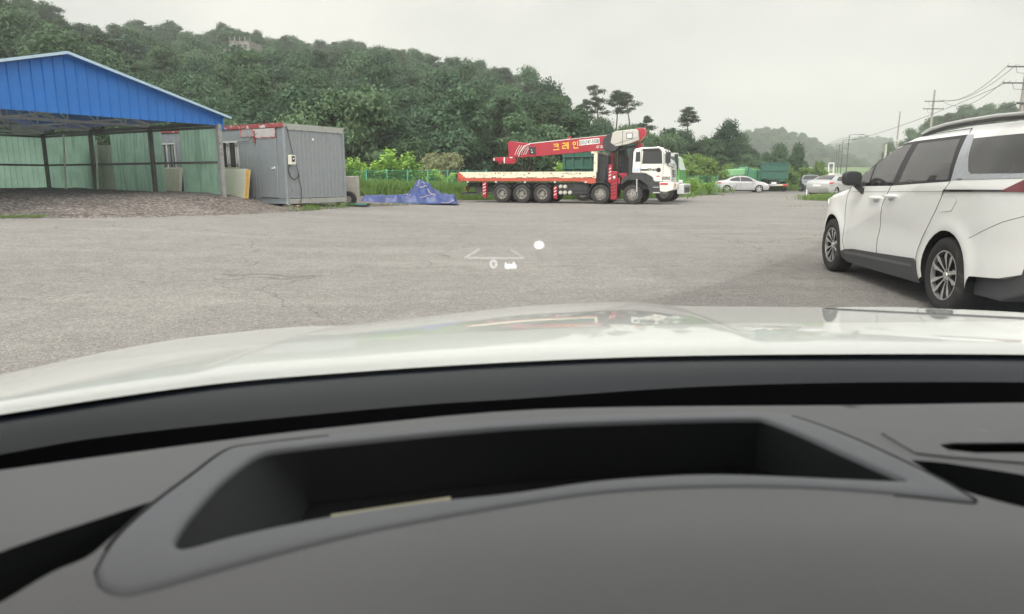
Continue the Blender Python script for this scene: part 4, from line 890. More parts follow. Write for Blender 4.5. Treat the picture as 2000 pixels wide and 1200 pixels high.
# outriggers
def outrigger(x, zt, zb, wd, label):
    o = MB().box(x - wd / 2, x + wd / 2, -1.32, -1.32 + wd * .9, zb, zt).build('outrigger', 'crane_red', truck, bevel=.01); mb = MB()
    for i in range(int((zt - zb - .1) / .16)): z = zb + .12 + i * .16; mb.add([(x - wd / 2 + .02, -1.3235, z), (x + wd / 2 - .02, -1.3235, z + .07), (x + wd / 2 - .02, -1.3235, z + .11), (x - wd / 2 + .02, -1.3235, z + .04)], [(0, 1, 2, 3)])
    mb.build('hazard_stripe', 'black' if wd > .2 else 'white', o); MB().lathe([(0, zb - .05), (wd * .6, zb - .05), (wd * .6, zb - .01), (.04, zb)], 14, 'z', (x, -1.22, 0)).build('foot_pad', 'crane_red', o)
outrigger(-.92, 1.62, .30, .30, ''); outrigger(-1.13, 1.95, 1.1, .16, ''); outrigger(-7.87, 1.10, .32, .20, ''); outrigger(-3.95, .88, .30, .17, '')
mb = MB().box(-.83, -.68, 1.24, 1.32, .3, 1.6); mb.box(-1.15, -.65, -1.2, 1.2, 1.02, 1.30); mb.build('outrigger_beam', 'crane_red', truck)
MB().box(-.97, -.86, -1.328, -1.322, 1.28, 1.40).build('sticker', 'plate', truck)
# crane pedestal, ladder frame
mb = MB(); mb.prism([(-.80, 1.15), (-.15, 1.15), (-.10, 1.9), (.10, 2.35), (.22, 3.0), (.0, 3.05), (-.30, 2.5), (-.62, 2.2), (-.72, 1.7)], -.30, .30); mb.box(-1.35, -1.15, -.5, .5, 1.3, 2.7); mb.build('pedestal', 'crane_red', truck, bevel=.02)
mb = MB(); mb.lathe([(0, 1.0), (.48, 1.0), (.48, 1.2), (.36, 1.25), (.36, 1.5), (0, 1.5)], 24, 'z', (-.45, 0, 0)); mb.box(-.6, .0, -.42, -.30, 1.55, 2.25); mb.box(-.95, -.60, -.36, .36, 1.5, 2.75); mb.box(-.95, -.1, -.9, -.5, 1.32, 1.55); mb.build('slew_ring', 'dark_metal', truck)
MB().box(-.28, -.14, -.31, -.302, 2.18, 2.42).build('warning_plate', 'plate', truck)
mb = MB()
for x in (-1.78, -1.42): mb.bar((x, -1.1, 1.15), (x, -1.1, 2.55), .04)
for i in range(7): mb.bar((-1.78, -1.1, 1.3 + i * .19), (-1.42, -1.1, 1.3 + i * .19), .028)
mb.box(-1.78, -1.30, -1.0, .9, 1.12, 2.4); mb.build('ladder_rack', 'dark_metal', truck)
rnd = random.Random(5); mb = MB()
for i in range(16):
    x0 = rnd.uniform(-1.3, 0); y0 = rnd.uniform(-.75, -.35); mb.tube([(x0, y0, 1.3), (x0 + rnd.uniform(-.2, .2), y0 - .1, 1.9), (x0 + rnd.uniform(-.3, .3), y0, rnd.uniform(2.3, 2.95))], .018, 5)
mb.build('hydraulic_hose', 'wire_black', truck)
mb = MB()
for x in (-.52, -.40): mb.box(x - .035, x + .035, -1.16, -1.09, 1.2, 1.55)
mb.box(-.70, -.30, -1.15, -1.05, 1.44, 1.52); mb.build('control_lever', 'crane_red', truck)
# boom (folded back over the bed): from the pivot near (0.1, 3.4) to (-6.76)
def BM(s, z0, z1, y0, y1): return None
boom = MB().prism([(-1.23, 3.44), (-1.20, 2.72), (-4.6, 2.46), (-6.18, 2.36), (-5.62, 2.92), (-5.62, 3.07), (-3.4, 3.26)], -.62, -.22).build('boom', 'crane_red', truck, bevel=.012)
boom2 = MB().prism([(.30, 3.74), (.42, 3.62), (.42, 3.38), (.18, 3.10), (-1.2, 2.70), (-1.3, 3.44), (.05, 3.72)], -.60, -.20).build('boom_heel', 'crane_red', truck, bevel=.02)
mb = MB()
for i in range(3): mb.box(.40, .52, -.55, -.5, 3.38 + i * .12, 3.41 + i * .12)
mb.box(-3.55, -3.4, -.45, -.40, 3.24, 3.40); mb.box(-1.0, -.75, -.5, -.45, 3.42, 3.50); mb.build('bracket', 'crane_red', boom)
MB().prism([(-6.74, 2.42), (-6.80, 3.14), (-6.72, 3.22), (-5.72, 3.10), (-5.56, 2.96), (-5.85, 2.75), (-6.3, 2.38)], -.60, -.24).build('boom_tip', 'crane_red', truck, bevel=.015)
mb = MB()
for i in range(6): x = -6.28 + i * .12; mb.tube([(x + .16, -.63, 3.0 - i * .02), (x, -.64, 2.75), (x - .12, -.63, 2.5)], .014, 5)
mb.tube([(-5.55, -.635, 3.04), (-5.85, -.64, 2.95), (-6.1, -.64, 2.65), (-6.18, -.63, 2.42)], .022, 6); mb.build('boom_hose', 'white', boom)
mb = MB(); mb.prism([(-6.56, 2.50), (-6.40, 2.45), (-6.38, 2.18), (-6.55, 2.05), (-6.95, 2.05), (-7.05, 2.18), (-7.62, 2.20), (-7.66, 2.36), (-6.98, 2.40), (-6.80, 2.32), (-6.78, 2.6), (-6.6, 2.7)], -.56, -.28); mb.prism([(-7.5, 2.22), (-7.15, 2.22), (-7.3, 2.0)], -.50, -.34); mb.build('hook_block', 'crane_red', truck, bevel=.01)
mb = MB(); mb.lathe([(.05, -.57), (.11, -.57), (.11, -.562), (.05, -.562)], 20, 'y', (-6.62, 0, 2.44)); mb.box(-6.72, -6.58, -.565, -.56, 2.78, 2.92); mb.box(-7.05, -6.99, -.565, -.56, 2.08, 2.38); mb.box(-7.64, -7.58, -.565, -.56, 2.22, 2.34); mb.build('white_marking', 'white', truck)
MB().box(-5.60, -5.24, -.66, -.62, 2.52, 2.90).build('load_panel', 'black_plastic', boom, bevel=.03)
mb = MB(); mb.lathe([(0, -.668), (.035, -.668), (.035, -.66)], 10, 'y', (-5.42, 0, 2.62)); mb.lathe([(0, -.668), (.03, -.668), (.03, -.66)], 10, 'y', (-5.45, 0, 2.74)); mb.build('panel_light', 'lamp_white', boom)
mb = MB(); mb.bar((-5.6, -.625, 3.07), (-3.4, -.625, 3.255), .006, .03); mb.bar((-3.4, -.625, 3.255), (-1.25, -.625, 3.43), .006, .02); mb.box(-1.27, -1.235, -.626, -.62, 2.75, 3.42); mb.build('white_edge', 'white', boom)
# winch cover / cabinet on the heel
mb = MB().prism([(-1.22, 3.02), (-1.12, 3.50), (-.95, 3.58), (.0, 3.66), (.12, 3.60), (.16, 3.14), (-.35, 2.93), (-.95, 2.83)], -1.02, -.62); cb = mb.build('crane_cabinet', 'cream', truck, bevel=.035)
mb = MB(); mb.box(-.62, -.60, -1.028, -1.02, 2.88, 3.60); mb.bar((-1.05, -1.025, 2.93), (.12, -1.025, 3.25), .012, .014); mb.build('panel_seam', 'dark_metal', cb)
mb = MB(); mb.box(-.42, -.12, -1.03, -1.02, 3.20, 3.48); mb.build('window_frame', 'dark_metal', cb, bevel=.03); MB().box(-.385, -.155, -1.036, -1.03, 3.235, 3.445).build('window', 'lamp_white', cb)
mb = MB(); mb.lathe([(0, -.98), (.42, -.98), (.46, -.9), (.46, -.5), (0, -.5)], 24, 'y', (-1.18, 0, 3.02)); mb.build('winch_drum', 'dark_metal', truck, smooth=True)
mb = MB()
for k in range(4): mb.tube([(-1.5 + .1 * k, -.8, 2.9), (-1.0, -.9 + .05 * k, 2.62), (-.4, -.85, 2.72 + .03 * k), (.1, -.7, 2.95)], .02, 5)
mb.build('winch_hose', 'wire_black', truck)
# cab
cab_out = [(-.05, 1.62), (-.02, 2.55), (.06, 2.70), (.30, 2.755), (1.10, 2.78), (1.42, 2.70), (1.72, 2.20), (1.80, 1.86), (1.84, 1.30), (1.84, 1.10), (1.05, 1.10), (.92, 1.35), (.60, 1.52), (-.05, 1.54)]
cab = MB().prism([(x, z) for x, z in cab_out], NS, -NS).build('cab', 'truck_white', truck, bevel=.05)
def gp(name, out, mat, y, par, th=.012): return MB().prism(out, y - th, y).build(name, mat, par)
gp('window_frame', [(.42, 1.98), (.47, 2.62), (1.20, 2.66), (1.36, 2.56), (1.40, 1.98)], 'black_plastic', NS - .0, cab, .006); 
gp('side_window', [(.48, 2.03), (.52, 2.57), (1.17, 2.60), (1.30, 2.52), (1.34, 2.03)], 'glass_dark', NS - .006, cab, .006)
gp('quarter_window', [(.10, 2.08), (.12, 2.54), (.32, 2.56), (.34, 2.09)], 'glass_dark', NS, cab, .01)
gp('mirror_strip', [(.42, 2.60), (.45, 2.70), (1.22, 2.72), (1.34, 2.62)], 'black_plastic', NS - .003, cab, .035)
mb = MB(); mb.bar((.38, NS - .004, 1.56), (.38, NS - .004, 2.66), .008, .014); mb.bar((1.46, NS - .004, 1.14), (1.44, NS - .004, 2.55), .008, .014); mb.bar((.38, NS - .004, 1.56), (1.0, NS - .004, 1.30), .008, .014); mb.bar((1.0, NS - .004, 1.16), (1.46, NS - .004, 1.14), .008, .014); mb.build('door_seam', 'dark_metal', cab)
MB().box(.36, .72, NS - .03, NS, 1.66, 1.73).build('door_handle', 'black_plastic', cab, bevel=.01)
MB().box(.01, .36, NS - .006, NS, 1.62, 1.80).build('blue_sticker', mk('pale_blue', (.45, .55, .72), .5, stain=((.7, .72, .74), 14, .5)), cab)
MB().box(1.14, 1.30, NS - .006, NS, 1.36, 1.41).build('red_sticker', 'lamp_red', cab)
# raked windscreen over the front
def frontpt(z, y, o): # front outline at height z
    x = lerp_tab([(1.10, 1.84), (1.30, 1.84), (1.86, 1.80), (2.20, 1.72), (2.70, 1.42)], z)[0]; return (x + o, y, z)
def fpanel(name, z0, z1, y0, y1, mat, par, o0=.004, o1=.014, nz=6):
    mb = MB(); vs = []
    for i in range(nz + 1):
        z = z0 + (z1 - z0) * i / nz
        for y, o in ((y0, o1), (y1, o1), (y0, -.02), (y1, -.02)): vs.append(frontpt(z, y, o))
    fs = []
    for i in range(nz): a = i * 4; fs += [(a, a + 1, a + 5, a + 4), (a, a + 4, a + 6, a + 2), (a + 1, a + 3, a + 7, a + 5)]
    fs += [(0, 2, 3, 1), (nz * 4, nz * 4 + 1, nz * 4 + 3, nz * 4 + 2)]; return mb.add(vs, fs).build(name, mat, par)
M['cab_glass'] = mk('cab_glass', (.22, .31, .31), .06, spec=.9, coat=.6, var=.1)
fpanel('windscreen', 1.93, 2.62, -1.10, 1.10, 'cab_glass', cab)
gp('corner_window', [(1.50, 1.98), (1.48, 2.50), (1.56, 2.40), (1.68, 2.18), (1.74, 1.98)], 'cab_glass', NS, cab, .008)
fpanel('grille', 1.36, 1.70, -.55, .55, 'black_plastic', cab, o1=.03)
mb = MB()
for i in range(4): z = 1.40 + i * .09; mb.box(1.86, 1.885, -.52, .52, z, z + .035)
mb.lathe([(0, 1.905), (.05, 1.90), (.06, 1.88)], 14, 'x', (0, 0, 1.53)); mb.build('grille_bar', 'pale_steel', cab)
for s2 in (-1, 1): fpanel('headlight', 1.20, 1.38, s2 * 1.20 if s2 < 0 else .72, -.72 if s2 < 0 else 1.20, 'lamp_white', cab, o1=.02)
MB().box(1.40, 1.82, NS - .008, NS, 1.21, 1.37).build('headlight', 'steel_rim', cab, bevel=.006)
bp = MB().prism([(1.30, 1.10), (1.92, 1.10), (1.98, .98), (1.98, .74), (1.62, .62), (1.34, .66)], -1.26, 1.26).build('bumper', 'truck_white', truck, bevel=.03)
mb = MB(); mb.box(1.34, 1.72, -1.268, -1.262, .97, 1.06); mb.box(1.985, 1.992, -1.1, -.3, .96, 1.04); mb.build('red_stripe', 'lamp_red', bp)
mb = MB(); mb.lathe([(0, 1.998), (.10, 1.998), (.11, 1.98)], 18, 'x', (0, -.85, .93)); mb.build('fog_lamp', 'yellow', bp)
MB().box(1.984, 1.994, -.26, .26, .80, .96).build('number_plate', 'plate', bp)
mb = MB(); mb.prism([(-.62, 1.10), (-.50, 1.30), (-.05, 1.545), (.60, 1.515), (.94, 1.33), (1.05, 1.09), (1.34, 1.09), (1.34, .62), (.98, .55), (.86, .62), (.70, 1.0), (.36, 1.20), (-.25, 1.22), (-.55, 1.0)], -1.23, -.80); mb.prism([(-.62, 1.10), (-.50, 1.30), (-.05, 1.545), (.60, 1.515), (.94, 1.33), (1.34, 1.09), (1.34, .62), (.86, .62), (.70, 1.0), (.36, 1.20), (-.25, 1.22), (-.55, 1.0)], .80, 1.23); mb.box(-.1, 1.3, -.8, .8, .75, 1.5); mb.build('wheel_arch', 'dark_metal', truck)
mb = MB(); mb.bar((1.0, -1.245, .60), (1.33, -1.245, .60), .03, .05); mb.bar((1.0, -1.245, .86), (1.33, -1.245, .86), .03, .03); mb.bar((.22, -1.26, .62), (.20, -1.26, 1.25), .03, .05); mb.build('cab_step', 'pale_steel', truck)
mb = MB().box(-.28, -.08, -1.0, 1.0, 1.15, 2.72); mb.build('cab_back_stack', 'dark_metal', truck, bevel=.02)
mr_ = MB().box(1.58, 1.80, -1.50, -1.30, 2.02, 2.52).build('mirror', 'black_plastic', truck, bevel=.03); MB().tube([(1.5, -1.2, 2.55), (1.7, -1.42, 2.6), (1.72, -1.42, 2.0), (1.6, -1.2, 1.9)], .018, 6).build('mirror_arm', 'black_plastic', mr_)
mr_ = MB().box(1.66, 1.82, 1.30, 1.50, 2.02, 2.52).build('mirror', 'black_plastic', truck, bevel=.03)
mb = MB(); mb.bar((1.83, -.9, 1.90), (1.84, -.1, 2.02), .02); mb.bar((1.83, .1, 1.90), (1.84, .8, 2.02), .02); mb.build('wiper', 'black_plastic', truck)
mb = MB(); mb.tube([(1.52, -1.18, 1.93), (1.80, -1.28, 1.86), (1.88, -1.0, 1.80), (1.9, -.7, 1.86)], .018, 6); mb.build('grab_rail', 'black_plastic', truck)
for y in (-.7, 0, .7): MB().box(1.05, 1.17, y - .06, y + .06, 2.775, 2.82).build('roof_marker_lamp', 'lamp_white', cab, bevel=.015)
# lettering on boom and cab
RB = math.atan2(.235, 2.7)
def hangul(strokes, size, x, z, par):      # strokes in a unit cell: (x0,z0,x1,z1)
    mb = MB(); c, s = math.cos(RB), math.sin(RB)
    for (a, b, d, e) in strokes:
        p = Vector((a, 0, b)) * size; q = Vector((d, 0, e)) * size; f = lambda v: (x + v.x * c - v.z * s, -.628, z + v.x * s + v.z * c); mb.bar(f(p), f(q), .006, .045, up=(0, 1, 0)) if False else mb.bar(f(p), f(q), .045, .008, up=(0, 1, 0))
    return mb
HS = .33
mb = hangul([(.1, .92, .85, .92), (.85, .92, .80, .35), (.15, .62, .82, .62), (0, .08, 1, .08)], HS, -4.28, 2.70, boom); o = mb.build('lettering', 'yellow', boom)
mb = hangul([(.0, .92, .45, .92), (.45, .92, .45, .52), (.0, .52, .45, .52), (.0, .52, .0, .12), (.0, .12, .5, .16), (.55, .55, .72, .55), (.72, 1.0, .72, .0), (.92, 1.05, .92, -.05)], HS, -3.77, 2.745, boom); mb.build('lettering', 'yellow', boom)
ring = [(.28 + .22 * math.cos(a), .72 + .22 * math.sin(a)) for a in [2 * PI * k / 10 for k in range(11)]]
mb = hangul([(ring[k][0], ring[k][1], ring[k + 1][0], ring[k + 1][1]) for k in range(10)] + [(.82, 1.05, .82, .30), (.2, .32, .2, .0), (.2, .0, .9, .0)], HS, -3.24, 2.79, boom); mb.build('lettering', 'yellow', boom)
mb = MB(); mb.bar((-2.90, -.627, 3.06), (-1.86, -.627, 3.15), .006, .27, up=(0, 0, 1)); mb.build('number_board', 'plate', boom)
text('lettering', '033)747-5558', .26, 'black', boom, (-2.88, -.633, 2.97), (R(90), -RB, 0), width=1.0, bold=.006, ext=.002)
text('lettering', 'SOOSAN', .17, 'white', boom, (-1.80, -.63, 2.79), (R(90), -RB, 0), width=.56, bold=.006, ext=.003, shear=.2)
mb = MB(); mb.tube([(-1.86, -.628, 2.90), (-1.98, -.628, 2.88), (-2.03, -.628, 2.83), (-1.93, -.628, 2.80), (-1.87, -.628, 2.84)], .016, 6); mb.build('logo', 'white', boom)
text('lettering', 'TRAGO', .16, 'black', cab, (.70, NS - .006, 1.64), (R(90), 0, 0), width=.60, bold=.006, ext=.004, shear=.15)
mb = MB(); mb.lathe([(0, NS - .006), (.11, NS - .006), (.11, NS)], 16, 'y', (1.24, 0, 1.68)); mb.build('door_emblem', 'black', cab)
# green tipper cab behind
gt = empty('green_truck', (9.45, 38.6, 0), -TH - R(3), 'bright green truck cab standing directly behind the white cab', 'truck')
out = [(-1.9, 1.0), (-1.88, 2.35), (-1.75, 2.5), (-.45, 2.52), (-.22, 2.42), (0, 1.75), (.05, .95), (-1.0, .95)]
g = MB().prism(out, -1.15, 1.15).build('cab', 'green_truck', gt, bevel=.06)
MB().prism([(-.58, 1.62), (-.62, 2.36), (-.42, 2.34), (-.20, 1.66)], -1.165, -1.14).build('side_window', 'cab_glass', g); MB().prism([(-1.5, 1.62), (-1.5, 2.36), (-.72, 2.36), (-.68, 1.62)], -1.165, -1.14).build('side_window', 'glass_dark', g)
mb = MB().add([(-.195, -1.0, 2.32), (-.195, 1.0, 2.32), (.02, 1.0, 1.72), (.02, -1.0, 1.72)], [(0, 1, 2, 3)]); mb.build('windscreen', 'cab_glass', g)
MB().box(-.05, .30, -1.18, 1.18, .42, .98).build('bumper', 'lamp_white', gt, bevel=.05); MB().box(.0, .22, -1.2, -.8, 1.0, 1.18).build('headlight', 'lamp_white', gt, bevel=.03)
MB().box(.302, .31, -.8, .8, .5, .8).build('grille', 'black_plastic', gt)
MB().box(-.28, -.02, -1.45, -1.2, 1.75, 2.3).build('mirror', 'black_plastic', gt, bevel=.03); MB().box(-.9, -.1, -1.2, -.85, 2.42, 2.62).build('sun_visor', 'pale_steel', gt, bevel=.03)
MB().box(-6.5, -.2, -.5, .5, .6, 1.0).build('chassis', 'dark_metal', gt)
for s_ in (-.75, -4.2, -5.4):
    for side in (-1, 1): put_wheel(gt, wt_f if s_ > -1 else wt_r, (s_, side * 1.0, .485), 0, side > 0)
# big ribbed green container on its bed
gb = MB()
gb.box(-6.6, -2.1, -1.2, 1.2, 1.05, 1.15); gb.box(-6.6, -6.5, -1.2, 1.2, 1.15, 3.1); gb.box(-2.2, -2.1, -1.2, 1.2, 1.15, 3.1); gb.box(-6.5, -2.2, -1.15, -1.08, 1.15, 3.1); gb.box(-6.5, -2.2, 1.08, 1.15, 1.15, 3.1)
for i in range(9): x = -6.5 + i * .53; gb.box(x - .05, x + .05, -1.23, -1.15, 1.15, 3.1)
for z in (1.15, 1.8, 2.45, 3.02): gb.box(-6.6, -2.1, -1.26, -1.15, z, z + .1)
o = gb.build('ribbed_bin', 'bin_green', gt)

# ------------------------------------------------------------------ cars: local y forward (0 = rear bumper), x to the right, z up
class Car:
    def __init__(s, L, W, top, bottom, rear, front, arches, belt, tumble=.17, crown=.05, nose=.30, tail=.10, sill=.5, roofz=1.7):
        s.L, s.W, s.top, s.arches, s.belt, s.tumble, s.crown, s.nose, s.tail, s.roofz = L, W, top, arches, belt, tumble, crown, nose, tail, roofz
        s.bottom, s.rear, s.front, s.sill = bottom, rear, front, sill
    def topz(s, y): return lerp_tab([(p[0], p[1]) for p in s.top], y)[0]
    def hw(s, y, z):
        w_ = s.W; fy = s.L - 1.15; 
        if y > fy: w_ -= s.nose * ((y - fy) / 1.15) ** 2.6
        if y < .7: w_ -= s.tail * ((.7 - y) / .7) ** 2.2
        if z < s.sill: w_ -= .05 * ((s.sill - z) / .3) ** 2
        rel = s.roofz - s.belt
        if z > s.belt: t = (z - s.belt) / rel; w_ -= s.tumble * t + .05 * t ** 3
        elif z > s.belt - .25: w_ -= .012 * ((z - s.belt + .25) / .25) ** 2
        d = s.topz(y) - z
        if d < .09: t = 1 - max(0, d) / .09; w_ -= .06 * (1 - math.sqrt(max(0, 1 - t * t)))
        for ay, az, ar in s.arches:
            q = math.hypot(y - ay, z - az) - ar
            if z > .25: w_ += .022 * math.exp(-((q - .04) / .06) ** 2) - .012 * math.exp(-((z - .72) / .12) ** 2) * (0 if abs(q) < .15 else 1) * .3
        if z < s.belt - .2 and z > .4: w_ -= .014 * math.exp(-((z - (s.belt - .42)) / .14) ** 2) * max(0, min(1, (y - s.arches[0][0] - .5) * 2)) * max(0, min(1, (s.arches[1][0] - .5 - y) * 2))
        return w_
    def P(s, side, y, z, off=0): return (side * (s.hw(y, z) + off), y, z)
    def outline(s):
        o = []; ar = s.arches
        o += s.rear
        b = s.bottom
        pts = [b[0]]
        for ay, az, r in ar:
            zb = lerp_tab(b, ay - r)[0]
            a0 = math.asin(max(-1, min(1, (zb - az) / r)))
            for k in range(15): a = (PI - a0) + (a0 - (PI - a0)) * k / 14; pts.append((ay + math.cos(a) * r, az + math.sin(a) * r))
        full = [b[0]]; 
        bi = [p for p in b]
        res = []; seq = sorted([(p[0], 0, p) for p in b if all(abs(p[0] - a[0]) > a[2] for a in ar)] + [(a[0], 1, a) for a in ar])
        for _, t, p in seq:
            if t == 0: res.append(p)
            else:
                ay, az, r = p; zb = lerp_tab(b, ay)[0]; sn = max(-.9, min(.9, (zb - az) / r)); a0 = math.asin(sn)
                for k in range(19): a = (PI - a0) + (a0 - (PI - a0)) * k / 18; res.append((ay + math.cos(a) * r, az + math.sin(a) * r))
        return o[::-1][:0] + res + s.front + [(p[0], p[1]) for p in s.top[::-1]] + s.rear
    def body(s, name, mat, parent, step=.06):
        mb = MB()
        v, f = cdt(s.outline(), step=step)
        for side in (-1, 1): mb.add([s.P(side, p.x, p.y) for p in v], f)
        path = resample([s.bottom[-1]] + s.front + [(p[0], p[1]) for p in s.top[::-1]] + s.rear + [s.bottom[0]], step, closed=False); N = 13; rows = []
        for i, p in enumerate(path):
            t = (path[min(i + 1, len(path) - 1)] - path[max(i - 1, 0)]).normalized(); n = Vector((t.y, -t.x)); n = n if n.length else Vector((0, 1)); w_ = s.hw(p.x, p.y)
            if n.dot(Vector((p.x - s.L / 2, (p.y - .7) * 2))) < 0: n = -n
            rows.append([(u * w_, p.x + n.x * s.crown * (1 - abs(u) ** 2.6), p.y + n.y * s.crown * (1 - abs(u) ** 2.6)) for u in [math.sin(PI / 2 * (-1 + 2 * k / (N - 1))) for k in range(N)]])
        s.rows = rows; s.path = path
        vs = [q for r_ in rows for q in r_]; mb.add(vs, [(i * N + k, i * N + k + 1, (i + 1) * N + k + 1, (i + 1) * N + k) for i in range(len(rows) - 1) for k in range(N - 1)])
        o = mb.build(name, mat, parent, smooth=True, merge=.004, sharp=42); return o
    def strip(s, name, mat, parent, y0, y1, zmin, um=.88, off=.006):     # glass over part of the top strip
        idx = [i for i, p in enumerate(s.path) if y0 <= p.x <= y1 and p.y > zmin]; mb = MB(); N = 9; vs = []
        for i in idx:
            p = s.path[i]; t = (s.path[min(i + 1, len(s.path) - 1)] - s.path[i - 1]).normalized(); n = Vector((t.y, -t.x)); w_ = s.hw(p.x, p.y)
            if n.dot(Vector((p.x - s.L / 2, (p.y - .7) * 2))) < 0: n = -n
            for k in range(N): u = um * (-1 + 2 * k / (N - 1)); c = s.crown * (1 - abs(u) ** 2.6) + off; vs.append((u * w_, p.x + n.x * c, p.y + n.y * c))
        mb.add(vs, [(i * N + k, i * N + k + 1, (i + 1) * N + k + 1, (i + 1) * N + k) for i in range(len(idx) - 1) for k in range(N - 1)]); return mb.build(name, mat, parent, smooth=True)
    def panel(s, name, out, mat, parent, side=-1, off=.004, step=.06, lip=.004):
        v, f = cdt(out, step=step); mb = MB(); n = len(v); ring = resample(out, step)
        mb.add([s.P(side, p.x, p.y, off) for p in v], f); m = len(ring)
        mb.add([s.P(side, p.x, p.y, off) for p in ring] + [s.P(side, p.x, p.y, off - lip - .004) for p in ring], [(i, (i + 1) % m, (i + 1) % m + m, i + m) for i in range(m)])
        return mb.build(name, mat, parent, smooth=True, merge=1e-5, sharp=40)
    def line(s, pts, side=-1, r=.0035, off=.0005):
        q = resample(pts, .05, closed=False); return [s.P(side, p.x, p.y, off) for p in q], r
    def seams(s, name, lines, mat, parent, side=-1, r=.003):
        mb = MB()
        for l in lines: pts, _ = s.line(l, side); mb.tube(pts, r, 5)
        return mb.build(name, mat, parent, smooth=True)
def arc_liner(car, parent, inset=.02):
    mb = MB()
    for ay, az, r in car.arches:
        for sd in (-1, 1):
            w_ = car.W - inset; P = [(ay + math.cos(PI * k / 14 * 1.2 - .1 * PI) * (r + .0), az + math.sin(PI * k / 14 * 1.2 - .1 * PI) * r) for k in range(15)]; vs = []
            for y, z in P: vs += [(sd * (car.hw(y, max(z, .3)) - .004), y, z), (sd * (w_ - .36), y, z)]
            mb.add(vs, [(2 * i, 2 * i + 2, 2 * i + 3, 2 * i + 1) for i in range(14)]); c0 = len(P); mb.add([(sd * (w_ - .36), y, z) for y, z in P], [tuple(range(c0))])
    return mb.build('wheel_housing', 'black', parent)
def place_car(name, loc, heading, L, label, cat='car', group=None):
    # heading: unit vector; empty at the centre on the ground
    rz = math.atan2(-heading[0], heading[1]); o = empty(name, loc, rz, label, cat, group); r = bpy.data.objects.new('tmp', None); return o

# ---- white minivan parked close on the right
MV = Car(5.155, .99, top=[(.10, 1.32), (.13, 1.55), (.24, 1.68), (.5, 1.745), (.9, 1.775), (1.6, 1.785), (2.38, 1.76), (2.62, 1.725), (2.83, 1.67), (3.1, 1.545), (3.42, 1.37), (3.66, 1.215), (3.80, 1.155), (4.2, 1.095), (4.6, 1.03), (4.92, .93)],
         bottom=[(.28, .46), (.62, .43), (1.11, .30), (1.62, .24), (3.5, .22), (4.2, .24), (4.75, .24), (4.98, .26)], rear=[(.06, 1.2), (.03, .95), (.0, .70), (.06, .52)], front=[(5.10, .38), (5.155, .60), (5.10, .80)],
         arches=[(1.11, .385, .415), (4.20, .385, .415)], belt=1.15, tumble=.16, crown=.045, nose=.30, tail=.10, roofz=1.70)
a_ = Vector((4.139, 6.513, 0)); fw = Vector((.1073, .9942, 0)); nrm = Vector((-.9942, .1073, 0))
org = a_ - nrm * .985 - fw * 1.11
mv = empty('white_minivan', org, math.atan2(-fw.x, fw.y), 'large white minivan with dark tinted windows and roof rails parked close on the right', 'minivan')
MV.body('body', 'white_paint', mv, step=.045); arc_liner(MV, mv)
FR = [(3.60, 1.185), (3.62, 1.22), (3.42, 1.345), (3.21, 1.48), (2.83, 1.655), (2.62, 1.685), (2.42, 1.692), (1.36, 1.70), (1.21, 1.26), (2.44, 1.205)]
